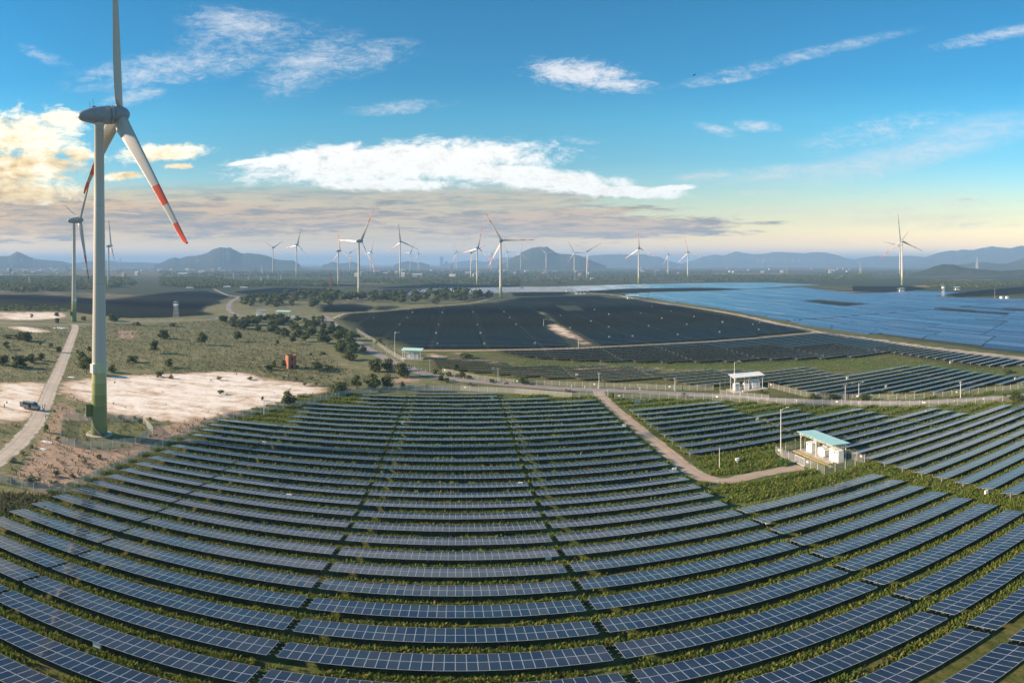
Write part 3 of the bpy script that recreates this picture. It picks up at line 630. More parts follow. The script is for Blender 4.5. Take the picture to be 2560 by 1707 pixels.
F8 = world_poly([(583, 731), (690, 720), (815, 723), (818, 735), (640, 739)]); F9 = world_poly([(935, 721), (1090, 710), (1300, 714.5), (1300, 717), (1090, 720)])
F10 = world_poly([(1440, 731), (1570, 723.5), (1780, 721), (1860, 724), (1750, 727), (1536, 733)]); F11 = world_poly([(1280, 733), (1430, 731.5), (1400, 739), (1280, 741)])
hole = world_poly(crop(*CD, [(310, 1320), (400, 1300), (470, 1285), (740, 1420), (960, 1550), (600, 1560), (480, 1440)])); hole2 = world_poly(crop(*CD, [(490, 1095), (690, 1090), (790, 1150), (580, 1155)])); hole3 = world_poly(crop(*CD, [(280, 1160), (340, 1160), (490, 1290), (440, 1290)]))
far_tables = []
def far_rows(poly, blk, individual=False, unit=31.4, off=0.0, holes=()):
    y0, y1 = poly[:, 1].min(), poly[:, 1].max()
    k0 = math.ceil((y0-49.7)/PITCH)
    for k in range(k0, int((y1-49.7)/PITCH)+1):
        y = 49.7+PITCH*k
        for a, c in row_spans(poly, y+2.0):
            m0 = math.floor((a-14.85-off)/unit); cuts = [a]; x = 14.85+off+(m0+1)*unit
            while x < c: cuts.append(x); x += unit
            cuts.append(c)
            for p, q in zip(cuts[:-1], cuts[1:]):
                n = int((q-p-0.35)/PW)
                if n < 5: continue
                if n > 12 and holes:
                    mx = [p+0.35+PW*i for i in range(n)]
                    ok = ~np.any([inside(h, np.array(mx), np.full(n, y+2.0)) for h in holes], axis=0)
                    i = 0
                    while i < n:
                        if ok[i]:
                            j = i
                            while j < n and ok[j]: j += 1
                            if j-i >= 5: far_tables.append((mx[i], y, j-i, blk))
                            i = j
                        else: i += 1
                    continue
                (tables if individual else far_tables).append((p+0.5, y, (q-p-1.0)/PW if blk == 'dark' else n, blk))
far_rows(F1, 'beyond_road', True)
t2 = len(far_tables); far_rows(F2, 'lower')
f2 = sorted(far_tables[t2:], key=lambda q: q[0]**2+q[1]**2); far_tables = far_tables[:t2]
free = max(0, 300-len(tables)); tables += f2[:free]; far_tables += f2[free:]
far_rows(F3, 'dark', unit=31.4, holes=(hole, hole2, hole3))
for q in (F3b, F3c, F4, F7, F7b, F8, F9, F10, F11): far_rows(q, 'dark', unit=5000.0, off=-2500)
LBL = {'fence': ('tilted table of solar panels at the row end along the perimeter fence', 'solar tables beside the perimeter fence'),
       'west': ('long tilted table of solar panels in the block next to the fence-side tables', 'solar tables in the block inward from the fence'),
       'middle': ('long tilted table of solar panels in the central block, dark glass with white frames', 'solar tables in the central block'),
       'track': ('long tilted table of solar panels ending at the pinkish dirt track', 'solar tables along the dirt track'),
       'yard': ('long tilted table of solar panels between the grass lane and the track-side block', 'solar tables below the shelter yard'),
       'lane': ('long tilted table of solar panels starting at the grassy service lane', 'solar tables beyond the grass lane'),
       'behind': ('blue tilted table of solar panels behind the teal-roofed shelter', 'solar tables behind the shelter'),
       'beyond_road': ('dark tilted table of solar panels between the asphalt road and the grass bank', 'solar tables just beyond the road'),
       'lower': ('thin dark table of solar panels between the grass bank and the field lane', 'solar tables above the grass bank')}
def put_table(x, y, n, blk, fine):
    arr, rails, xs, prow = table_meshes(n); lb, gr = LBL[blk]
    z = gz(x+n*PW/2, y+2)
    o = thing('solar_table', lb, 'solar panels', (x, y, z), 0, gr)
    if fine:
        for j in range(2):
            for i in range(n):
                me = ME_PANEL
                if blk == 'middle' and abs(y-60.7) < 1 and j == 0 and i in (0, 1, 2, 3, 4, 5, 6, 9, 10, 11, 12, 13, 14, 15): me = ME_PANEL_D
                if blk == 'middle' and abs(y-55.2) < 1 and j == 1 and i in (9, 11, 20): me = ME_PANEL_D
                put('panel', me, o, mat=slot(i, j) @ Matrix.Rotation(random.gauss(0, 0.006), 4, 'X') @ Matrix.Rotation(random.gauss(0, 0.004), 4, 'Y'))
        if blk == 'middle' and abs(y-60.7) < 1: o['label'] = 'central solar table with a run of dark navy panels along its raised edge'; del o['group']
        if blk == 'middle' and abs(y-55.2) < 1: o['label'] = 'central solar table with three odd navy panels in its far row'; del o['group']
        for r in rails: put('rail', r, o)
        for q in xs: put('support', ME_SUP, o, (q, 0, 0))
    else:
        tag(put('panel_array', arr, o), None, None, kind='stuff'); tag(put('post_row', prow, o), None, None, kind='stuff')
        for r in rails[:2]: put('rail', r, o)
for (x, y, n, blk) in tables:
    cx = x+n*PW/2
    put_table(x, y, n, blk, blk in ('fence', 'west', 'middle', 'track', 'yard', 'lane') and math.hypot(min(abs(x), abs(x+n*PW)) if x*(x+n*PW) > 0 else 0, y) < 98)
M['far_post'] = simple('shade_toned_post', (0.05, 0.06, 0.07), None, 1, 0.7)  # galvanised posts coloured dark to stand for shade below the far tables
# far tables: tilted slabs on posts, one object for each kind
def slabs(items, name, m, label, cat, rot=False, wid=4.02, tl=TAU, zt=ZH):
    VV = []; FF = []; mi = []; bf = np.array([(0, 3, 2, 1), (4, 5, 6, 7), (0, 1, 5, 4), (1, 2, 6, 5), (2, 3, 7, 6), (3, 0, 4, 7)])
    def boxes(x0, x1, ya, yb, za0, za1, zb0, zb1, mt):
        q = np.stack([np.stack([x0, ya, za0], -1), np.stack([x1, ya, za0], -1), np.stack([x1, yb, zb0], -1), np.stack([x0, yb, zb0], -1),
                      np.stack([x0, ya, za1], -1), np.stack([x1, ya, za1], -1), np.stack([x1, yb, zb1], -1), np.stack([x0, yb, zb1], -1)], 1)
        o = sum(len(v) for v in VV); VV.append(q.reshape(-1, 3)); n = len(q)
        FF.append((bf[None]+o+8*np.arange(n)[:, None, None]).reshape(-1, 4)); mi.append(np.full(n*6, mt))
    x = np.array([q[0] for q in items], float); y = np.array([q[1] for q in items], float); L = np.array([q[2] for q in items], float)
    ti = np.array([q[4] if len(q) > 4 else tl for q in items], float)
    hy = wid*np.cos(ti); dz = wid*np.sin(ti); zz = np.zeros_like(x)
    up = zz+zt-(dz-wid*math.sin(tl))*0.5; dn = up-dz
    boxes(x, x+L, y, y+hy, up-0.05, up, dn-0.05, dn, 0)
    px_, py_ = [], []
    for q in items:
        k = max(2, int(q[2]/5.0)); px_ += list(q[0]+np.linspace(0.8, q[2]-0.8, k)); py_ += [q[1]+wid*0.48]*k
    px_ = np.array(px_); py_ = np.array(py_); o_ = np.zeros_like(px_)
    boxes(px_-0.06, px_+0.06, py_-0.06, py_+0.06, o_-0.2, o_+zt-0.48, o_-0.2, o_+zt-0.48, 1)
    VV = np.concatenate(VV)
    if rot: VV = np.stack([-VV[:, 1], VV[:, 0], VV[:, 2]], -1)     # rows that run away from the viewer
    o = put(name, raw_mesh(name, VV, np.concatenate(FF), [m, M['far_post']], np.concatenate(mi)))
    return tag(o, label, cat, kind='stuff')
M['far_panel'] = simple('dark_blue_panel', (0.035, 0.105, 0.17), (0.05, 0.12, 0.18), 0.05, 0.5, spec=0.25)
slabs([(x, y, n*PW) for x, y, n, k in far_tables], 'solar_field', M['far_panel'], 'distant dark rows of solar tables tilted away across the plain', 'solar field', tl=R(6.3), zt=1.45)
# trackers whose rows run away from the viewer, tilted to the low sun
F5 = world_poly([(938, 738.8), (956, 723), (1090, 721), (1300, 717.6), (1369, 717.5), (1592, 711), (1780, 707.5), (1916, 707), (2049, 712), (1994, 715), (1879, 722.5), (1800, 722), (1750, 719), (1570, 722), (1436, 729.8), (1280, 731), (1246, 733), (1068, 738.8)])
F6 = world_poly([(1555, 737), (1628, 731), (1780, 728), (1879, 723.5), (2000, 719), (2065, 726.7), (2140, 734), (2206, 733), (2283, 728), (2379, 731), (2417, 734), (2331, 740), (2388, 745), (2493, 747), (2620, 751), (2640, 895), (2515, 873), (2350, 853), (2205, 835), (2178, 836), (2064, 822), (1972, 805), (1842, 779), (1750, 763.5), (1600, 742)])
F12 = world_poly([(720, 712.5), (800, 708), (895, 711), (890, 715), (800, 715)])
F13 = world_poly([(790, 730.5), (800, 727), (831, 724), (836, 726)])
trk = []
def tracker_rows(poly, base_tilt, odd=0.05):
    Rp = np.stack([poly[:, 1], -poly[:, 0]], -1)                 # turned so that rows lie along the first axis
    v0, v1 = Rp[:, 1].min(), Rp[:, 1].max(); k = 0; v = v0+1
    while v < v1:
        for a, c in row_spans(Rp, v+2):
            cuts = [a]+[x for x in (385.5, 389.5) if a+5 < x < c-5]+[c]
            for p, q in zip(cuts[:-1], cuts[1:]):
                if q-p > 6 and not 380 < p < q < 395:
                    tl = base_tilt
                    if random.random() < odd: tl = random.choice([-0.16, -0.10])
                    
                    if random.random() < 0.05 and q-p > 60:      # a stretch without panels
                        g0 = random.uniform(p+8, q-48); spans = [(p, g0), (g0+random.uniform(25, 45), q)]
                    else: spans = [(p, q)]
                    rowt = tl+random.gauss(0, 0.030)
                    for p_, q_ in spans:
                        k = max(1, round((q_-p_)/48.0))
                        for i in range(k):
                            u0 = p_+(q_-p_)*i/k; u1 = p_+(q_-p_)*(i+1)/k
                            if u1-u0 > 5: trk.append((u0+0.5, v, u1-u0-1.0, None, rowt+random.gauss(0, 0.014)))
        v += 5.5
tracker_rows(F5, 0.20, 0.0); tracker_rows(F6, 0.22, 0.0); tracker_rows(F12, 0.2, 0); tracker_rows(F13, 0.2, 0)
dark_patch = world_poly(crop(*CE, [(1360, 1045), (1700, 1035), (2210, 1085), (1890, 1105)]))
dark2 = world_poly(crop(*CF, [(1090, 1440), (1200, 1425), (2300, 1500), (2300, 1525)])); dark3 = world_poly(crop(*CF, [(1350, 1400), (2300, 1440), (2300, 1460)]))
trk = [(a, v, l, k, (-0.17 if any(inside(d_, np.array([-(v+2)]), np.array([a+l/2]))[0] for d_ in (dark_patch, dark2, dark3)) else tl)) for a, v, l, k, tl in trk]
slabs(trk, 'tracker_field', M['tracker'], 'broad field of blue solar trackers shining with the reflected sky', 'solar field', rot=True, wid=4.2, tl=0.0, zt=1.35)

# combiner boxes hanging at the raised edge of the tables
def combiner(px, py, label, group, s=1.0):
    p = P(px, py, 0.9); p.z = gz(p.x, p.y)
    o = thing('combiner_box', label, 'electrical box', p, 0, group)
    MB().box((-0.42*s, -0.12, 0.55), (0.42*s, 0.12, 1.2*s)).box((-0.47*s, -0.17, 1.2*s), (0.47*s, 0.17, 1.24*s)).obj('housing', M['white_box'], o)
    for q in (-0.36, 0.36): MB().box((q*s-0.025, -0.03, -0.2), (q*s+0.025, 0.03, 0.55)).obj('leg', M['grey'], o)
for q in [(243, 1612), (722.6, 1240), (660, 1107), (1007, 1057), (1230, 995), (1301, 1210), (1371, 1394), (1561, 1064), (1686, 1174), (1893, 1047), (1920, 1305), (2466, 1230)]:
    combiner(*q, 'small white combiner box on legs under the edge of a solar table', 'combiner boxes in the near field', 1.05)
for q in [(1442, 937), (2118, 945), (2215, 965), (2376, 906), (2187, 873), (2538, 947), (1836, 936), (1233, 922)]:
    combiner(*q, 'white combiner box among the dark tables beyond the road', 'combiner boxes beyond the road', 1.2)
fb = crop(*CC, [(845, 1487), (980, 1322), (1035, 1258), (893, 1395), (1300, 1490), (1328, 1397), (1370, 1260), (1797, 1490), (1762, 1397), (1712, 1255), (2060, 1255), (2125, 1318), (2195, 1393), (600, 1320), (220, 1312)])+crop(*CD, [(45, 1305), (255, 1515), (650, 1345), (1085, 1333), (1090, 1447), (1352, 1437), (925, 1137), (1085, 1190), (1440, 1178), (1530, 1322), (1858, 1417), (1570, 1105), (1958, 1303), (885, 1268), (545, 1205), (2040, 1215), (1680, 1235), (1780, 1155)])+crop(*CE, [(305, 1325), (808, 1335), (715, 1357), (795, 1427), (268, 1460)])+crop(*CG, [(722, 93), (1273, 93), (1868, 85)])
for q in fb: combiner(q[0], q[1], 'tiny white combiner box standing in the distant dark solar field', 'combiner boxes in the distant field', 1.25)

# ------------------------------------------------------------------ wind turbines
HREF = 88.8
b = MB(); prof = [(2.29, -0.3), (2.26, 1.0), (2.1, 10.0), (1.96, 21.0), (1.80, 33.0), (1.63, 46.0), (1.45, 66.0), (1.28, 85.6), (1.42, 85.7), (1.42, 86.6)]
b.lathe(prof, 40); ME_TOWER = b.mesh('tower', [M['tower']], True)
b = MB(); nac = [(0.02, -5.95), (0.5, -5.85), (1.0, -5.5), (1.42, -4.8), (1.85, -3.6), (2.22, -2.2), (2.46, -0.7), (2.58, 0.9), (2.62, 2.9)]
b.lathe(nac, 32, axis='X'); b.lathe([(2.66, 2.95), (2.66, 3.9)], 32, axis='X'); ME_NAC = b.mesh('nacelle', [M['nacelle']], True)
b = MB(); b.lathe([(2.55, 3.92), (2.58, 4.6), (2.52, 5.6), (2.3, 6.6), (1.9, 7.5), (1.35, 8.15), (0.7, 8.55), (0.02, 8.7)], 32, axis='X')
ME_HUB = b.mesh('rotor_hub', [M['nacelle']], True)
def blade_mesh():
    st = [(1.7, 1.75, 1.75, 0), (2.4, 1.8, 1.7, 0), (3.1, 4.3, 1.6, 32), (5, 4.6, 1.4, 28), (8, 4.1, 1.1, 23), (12, 3.7, 0.9, 18), (17, 3.2, 0.74, 13), (23, 2.7, 0.58, 9), (30, 2.2, 0.44, 6), (37, 1.75, 0.33, 3.5), (44, 1.4, 0.25, 2), (50, 1.15, 0.18, 1), (53.6, 0.9, 0.13, 0), (54.6, 0.65, 0.10, 0), (55.3, 0.35, 0.06, 0)]
    vs = []; n = 14
    for z, c, th, tw in st:
        sw = 0.0 if z < 53 else -(z-53)*0.45
        for i in range(n):
            a = 2*math.pi*i/n; cx_ = math.cos(a); sy = math.sin(a)
            rd = z < 2.9
            y = (c*0.5*cx_ if rd else c*(0.5*cx_+0.20)); x = th*0.5*sy*(1 if rd else (0.55+0.45*(-cx_ if cx_ < 0 else -cx_*0.75)+0.25))
            ca_, sa_ = math.cos(R(tw)), math.sin(R(tw))
            vs.append((x*ca_-y*sa_+sw*-1.2, x*sa_+y*ca_, z))
    fs = [(k*n+i, k*n+(i+1) % n, (k+1)*n+(i+1) % n, (k+1)*n+i) for k in range(len(st)-1) for i in range(n)]
    fs += [tuple(range(n-1, -1, -1)), tuple(range((len(st)-1)*n, len(st)*n))]
    return MB().add(vs, fs).mesh('blade', [M['blade']], True)
ME_BLADE = blade_mesh()
def turbine(hx, hy, bx_, by_, psi, L, ph, label, group=None, detail=0, tilt_=5.7, pit=14.0):
    g = P(bx_, by_); rho = math.hypot(g.x, g.y); hh = CZ+rho*math.tan((YH-hy)/F); s = hh/HREF
    o = thing('wind_turbine', label, 'wind turbine', (g.x, g.y, g.z), 0, group, s)
    tw = put('tower', ME_TOWER, o)
    A = Matrix.Translation((0, 0, HREF)) @ Matrix.Rotation(math.pi/2-R(psi), 4, 'Z') @ Matrix.Rotation(-R(tilt_), 4, 'Y')
    nc = put('nacelle', ME_NAC, o, mat=A); put('rotor_hub', ME_HUB, o, mat=A)
    lr = L/55.3
    for k in range(3):
        B = A @ Matrix.Translation((5.9, 0, 0)) @ Matrix.Rotation((R(ph)+k*2*math.pi/3)*SGN, 4, 'X') @ Matrix.Rotation(R(pit), 4, 'Z') @ Matrix.Diagonal((1, 1, lr, 1))
        put('blade', ME_BLADE, o, mat=B)
    return o, tw, nc
SGN = -1.0; PITCH_B = 68.0
o, tw, nc = turbine(300, 288, 248, 1085, 40.4, 55.3, 105.9, 'huge wind turbine with green banded base inside a wire fence compound', None, 1, pit=112.0)
# details of the big turbine's foot and head
b = MB(); b.lathe([(3.65, -0.2), (3.65, 0.12), (3.3, 0.2), (2.3, 0.2)], 48); b.obj('foundation_ring', M['concrete'], tw)
def on_tower(az_, z, r): return Vector((r*math.sin(az_), r*math.cos(az_), z))
view = math.atan2(-o.location.x, -o.location.y)            # direction from tower to viewer
M['green_dark'] = simple('dark_green_paint', (0.11, 0.14, 0.03), (0.09, 0.11, 0.025), 1.5, 0.5)
def rbox(parent, name, az_, z0, z1, r, wd, dp, m):
    q = on_tower(az_, 0, r); rot = Matrix.Translation(q) @ Matrix.Rotation(-az_, 4, 'Z')
    return MB().box((-wd/2, -dp/2, z0), (wd/2, dp/2, z1), 0, rot).obj(name, m, parent)
rbox(tw, 'vent_box', view+R(52), 17.9, 20.4, 2.25, 1.35, 0.75, M['white_box']); rbox(tw, 'vent_box', view-R(88), 18.2, 20.9, 2.1, 1.2, 0.5, M['white_box'])
cab = rbox(tw, 'entrance_cabin', view+R(84), 5.6, 8.8, 2.9, 1.9, 1.5, M['green_dark']); rbox(cab, 'cabin_roof', view+R(84), 8.82, 9.0, 2.9, 2.1, 1.8, M['green_dark'])
rbox(tw, 'platform', view+R(84), 5.4, 5.55, 2.95, 2.4, 2.0, M['grey'])
sti = MB(); stt = MB(); steps = 22
for k in range(steps):
    a_ = view+R(82-100*k/(steps-1)); z = 5.3*(1-k/(steps-1)); q = on_tower(a_, z, 2.85); rot = Matrix.Translation(q) @ Matrix.Rotation(-a_, 4, 'Z')
    MB().box((-0.16, -0.45, 0), (0.16, 0.45, 0.04), 0, rot).obj('step', M['grey'], tw)
    if k:
        sti.tube(on_tower(pa, pz, 2.42), on_tower(a_, z, 2.42), 0.04, n=4); stt.tube(on_tower(pa, pz, 3.3), on_tower(a_, z, 3.3), 0.04, n=4)
        stt.tube(on_tower(pa, pz+1.0, 3.3), on_tower(a_, z+1.0, 3.3), 0.03, n=4)
        if k % 3 == 0: stt.tube(on_tower(a_, z, 3.3), on_tower(a_, z+1.0, 3.3), 0.025, n=4)
    pa, pz = a_, z
stt.obj('stair_railing', M['green_dark'], tw); sti.obj('stringer', M['green_dark'], tw)
for x, h in ((-2.2, 1.7), (-1.2, 2.5)):
    MB().tube((x, 0.3, 2.1), (x, 0.3, 2.3+h), 0.05, n=6).tube((x-0.22, 0.3, 2.3+h), (x+0.22, 0.3, 2.3+h), 0.03, n=4).tube((x, 0.1, 2.3+h*0.7), (x, 0.5, 2.3+h*0.7), 0.03, n=4).obj('wind_vane', M['dark'], nc)
MB().box((-1.6, 0.0, 2.2), (-0.6, 0.7, 2.75)).obj('sensor_mount', M['dark'], nc)
M['seam'] = simple('panel_seam', (0.22, 0.24, 0.27), None, 2, 0.5)
b = MB(); b.lathe([(2.675, 2.9), (2.675, 2.98)], 40, axis='X', cap=False); b.obj('seam_ring', M['seam'], nc)
TB = [(193, 551, 185, 804, 35, 52, 69, 'wind turbine standing by the road fork, green foot, one blade pointing down', None),
      (275.6, 615, 271.5, 719, 60, 56, 3, 'wind turbine at the edge of the wood behind the left dark solar field', None)]
G_ = lambda c, h, bb: (*crop(*c, [h])[0], *crop(*c, [bb])[0])
mid = 'wind turbine rising from the plain with red blade bands'
for c, h, bb, psi, L, ph, lb in [
    (CB, (1533, 320), (1527, 690), 14, 40, 60, 'slim hazy wind turbine before the broad left mountain, two blades raised in a V'),
    (CB, (1845, 280), (1845, 720), 20, 48, 102, 'slim wind turbine right of the V-bladed one, blade pointing up'),
    (CC, (218, 570), (205, 960), 44, 56, 3, 'wind turbine beside the red crane, one blade straight up'),
    (CC, (455, 460), (435, 1105), 35, 56, 87, 'yellow-footed wind turbine at the wood, one blade level to the left'),
    (CC, (897, 467), (897, 875), 12, 46, 6, 'tall slender white wind turbine with its rotor square to the view'),
    (CC, (1775, 537), (1760, 950), 32, 48, 105, 'wind turbine behind the bright tracker rows, blade raised to the right'),
    (CC, (1697, 590), (1690, 895), 32, 56, 54, 'wind turbine half hidden behind the blades of its neighbour'),
    (CC, (2035, 455), (2023, 1095), 23, 52, 30, 'near wind turbine with red-banded blades before the central cone mountain'),
    (CD, (703, 500), (698, 740), 0, 52, 27, 'small wind turbine on the right flank of the cone mountain'),
    (CD, (848, 488), (840, 785), 29, 56, 60, 'wind turbine with two blades raised like a Y right of the cone mountain'),
    (CD, (1425, 450), (1418, 845), 41, 52, 3, 'wind turbine standing behind the pale tracker field, one blade upright'),
    (CD, (1750, 520), (1748, 755), 35, 52, 30, 'smaller of the two wind turbines before the blue range'),
    (CD, (1975, 495), (1968, 790), 44, 56, 12, 'larger of the two wind turbines before the blue range'),
    (CF, (652, 535), (653, 1110), 17, 56, 9, 'wind turbine with yellow foot behind the big blue field, three long blades'),
    (CF, (622, 590), (625, 970), 8, 58, 81, 'wind turbine directly behind the yellow-footed one at the blue field')]:
    TB.append((*G_(c, h, bb), psi, L, ph, lb, None))
far_t = [(876, 631, 875, 679.7), (927.7, 630, 926.8, 680.8), (1026, 631, 1025.5, 678.6), (1047, 634.6, 1046, 677.5), (1139, 635, 1138, 676), (1142.6, 630.6, 1142, 677.5), (1228.8, 635.5, 1228, 676), (1269, 630.6, 1268.5, 676), (1301.7, 634, 1301.5, 676), (1365.5, 634, 1365.3, 677.4),
         (22, 650, 20.5, 671), (53, 650.6, 53, 671), (85, 650.6, 85, 671), (125, 654, 125, 671), (300, 650, 300, 678), (442.5, 652.5, 442, 671), (492.5, 652.5, 492, 672.8)]
for q in far_t: TB.append((*q, 30, 50, random.uniform(0, 120), 'tiny pale wind turbine far out on the hazy plain', 'far wind turbines on the plain'))
for k, x in enumerate([1894, 1908, 1912, 1932, 1946, 1962, 1982, 1998]): TB.append((x, 650.5, x, 666.5, 35, 50, random.uniform(0, 120), 'ghostly wind turbine at the foot of the blue mountain range', 'wind turbines at the range foot'))
for i, q in enumerate(TB): turbine(*q, pit=112.0 if i < 2 else 14.0)
o2 = [x for x in bpy.data.objects if x.get('label', '').startswith('wind turbine standing by the road fork')][0]
tw2 = [c for c in o2.children if c.name.startswith('tower')][0]
v2 = math.atan2(-o2.location.x, -o2.location.y)
rbox(tw2, 'vent_box', v2-R(40), 17.9, 20.4, 2.25, 1.35, 0.75, M['white_box']); rbox(tw2, 'entrance_cabin', v2+R(80), 5.4, 9.2, 2.9, 1.9, 1.6, M['green_dark'])

# ------------------------------------------------------------------ shelters with inverters and transformers
def cabinet(name, label, x, y, z, rz, w_, d_, h_, group=None, style=0):
    o = thing(name, label, 'electrical cabinet', (x, y, z), rz, group)
    MB().box((-w_/2-0.1, -d_/2-0.1, -0.1), (w_/2+0.1, d_/2+0.1, 0.12)).obj('plinth', M['concrete'], o)
    if style == 0:                                 # tall white inverter cabinet with doors and fans
        bd = MB().box((-w_/2, -d_/2, 0.13), (w_/2, d_/2, h_)).obj('body', M['white_box'], o)
        MB().box((-w_/2-0.06, -d_/2-0.06, h_+0.002), (w_/2+0.06, d_/2+0.06, h_+0.08)).obj('lid', M['white_box'], o)
        k = max(2, int(w_/0.8))
        for i in range(k):
            x0 = -w_/2+w_*i/k+0.05; x1 = -w_/2+w_*(i+1)/k-0.05
            dr = MB().box((x0, -d_/2-0.035, 0.22), (x1, -d_/2-0.002, h_-0.12)).obj('door', M['white'], o)
            MB().box((x1-0.12, -d_/2-0.06, h_*0.45), (x1-0.06, -d_/2-0.036, h_*0.6)).obj('handle', M['dark'], dr)
            b = MB(); b.lathe([(0.2, 0), (0.2, 0.06), (0.12, 0.07)], 14)
            f = b.obj('fan', M['dark'], o); f.rotation_euler = (math.pi/2, 0, 0); f.location = ((x0+x1)/2, -d_/2-0.037, h_-0.45)
    else:                                          # transformer: tank, fins, bushings
        MB().box((-w_/2, -d_/2, 0.15), (w_/2, d_/2, h_*0.78)).obj('tank', M['white_box'], o)
        MB().box((-w_/2-0.08, -d_/2-0.08, h_*0.78+0.002), (w_/2+0.08, d_/2+0.08, h_*0.78+0.09)).obj('lid', M['white_box'], o)
        for sgn in (-1, 1):
            for i in range(8): MB().box((sgn*(w_/2+0.02), -d_/2+0.08+i*(d_-0.2)/8, 0.35), (sgn*(w_/2+0.38), -d_/2+0.12+i*(d_-0.2)/8, h_*0.7)).obj('fin', M['white_box'], o)
        for i in range(3):
            b = MB(); zt = h_*0.78+0.09
            b.lathe([(0.05, zt), (0.10, zt+0.08), (0.05, zt+0.12), (0.10, zt+0.22), (0.05, zt+0.26), (0.08, zt+0.38), (0.03, zt+0.5)], 8); q = b.obj('bushing', M['brick_roof'], o); q.location = (-w_/4+i*w_/4, 0, 0)
        MB().tube((-w_/2+0.2, 0.3, h_*0.78+0.3), (w_/2-0.2, 0.3, h_*0.78+0.3), 0.22, n=12).obj('oil_drum', M['white_box'], o)
    return o
def shelter(x, y, rz, Ln, Wd, Ht, roof_m, label, full=True, group=None):
    """open canopy; long side along local X"""
    o = thing('canopy_shelter', label, 'canopy', (x, y, gz(x, y)), rz, group)
    th = 0.07; sl = 0.10
    n = max(4, int(Ln/1.0))
    rf = None
    b = MB()
    for i in range(n):
        x0 = -Ln/2+Ln*i/n; x1 = -Ln/2+Ln*(i+1)/n-0.02
        q = MB().add([(x0, -Wd/2, Ht), (x1, -Wd/2, Ht), (x1, Wd/2, Ht+sl*Wd), (x0, Wd/2, Ht+sl*Wd), (x0, -Wd/2, Ht+th), (x1, -Wd/2, Ht+th), (x1, Wd/2, Ht+sl*Wd+th), (x0, Wd/2, Ht+sl*Wd+th)],
                     [(0, 3, 2, 1), (4, 5, 6, 7), (0, 1, 5, 4), (1, 2, 6, 5), (2, 3, 7, 6), (3, 0, 4, 7)]).obj('roof_sheet', roof_m, o)
    px_ = [-Ln/2+0.8, 0, Ln/2-0.8] if Ln > 8 else [-Ln/2+0.6, Ln/2-0.6]
    for xx in px_:
        for yy in (-Wd/2+0.7, Wd/2-0.7):
            top = Ht+sl*(yy+Wd/2)-0.55
            MB().box((xx-0.28, yy-0.28, -0.1), (xx+0.28, yy+0.28, 0.15)).tube((xx, yy, 0.1), (xx, yy, top+0.5), 0.075, n=8).obj('post', M['white'], o)
            if full:
                s_ = -1 if xx > 0 else 1
                MB().tube((xx, yy, top-1.0), (xx+s_*0.9, yy, top), 0.04, n=5).obj('brace', M['white'], o)
        if full:                                   # truss across
            b = MB(); z0 = Ht-0.6; z1 = Ht-0.07
            b.tube((xx, -Wd/2+0.1, z0), (xx, Wd/2-0.1, z0+sl*Wd), 0.04, n=5); b.tube((xx, -Wd/2+0.1, z1), (xx, Wd/2-0.1, z1+sl*Wd), 0.04, n=5)
            for k in range(6):
                y0 = -Wd/2+0.1+(Wd-0.2)*k/6; y1 = -Wd/2+0.1+(Wd-0.2)*(k+1)/6
                a_, c_ = (z0, z1) if k % 2 else (z1, z0)
                b.tube((xx, y0, a_+sl*(y0+Wd/2)), (xx, y1, c_+sl*(y1+Wd/2)), 0.025, n=4)
            b.obj('truss', M['white'], o)
    if full:
        for yy in (-Wd/2+0.7, Wd/2-0.7):           # lengthwise lattice beams
            b = MB(); zb = Ht+sl*(yy+Wd/2)
            b.tube((-Ln/2+0.2, yy, zb-0.62), (Ln/2-0.2, yy, zb-0.62), 0.04, n=5); b.tube((-Ln/2+0.2, yy, zb-0.08), (Ln/2-0.2, yy, zb-0.08), 0.04, n=5)
            k = int(Ln/0.8)
            for i in range(k):
                a_, c_ = (zb-0.62, zb-0.08) if i % 2 else (zb-0.08, zb-0.62)
                b.tube((-Ln/2+0.2+(Ln-0.4)*i/k, yy, a_), (-Ln/2+0.2+(Ln-0.4)*(i+1)/k, yy, c_), 0.025, n=4)
            b.obj('lattice_beam', M['white'], o)
    return o

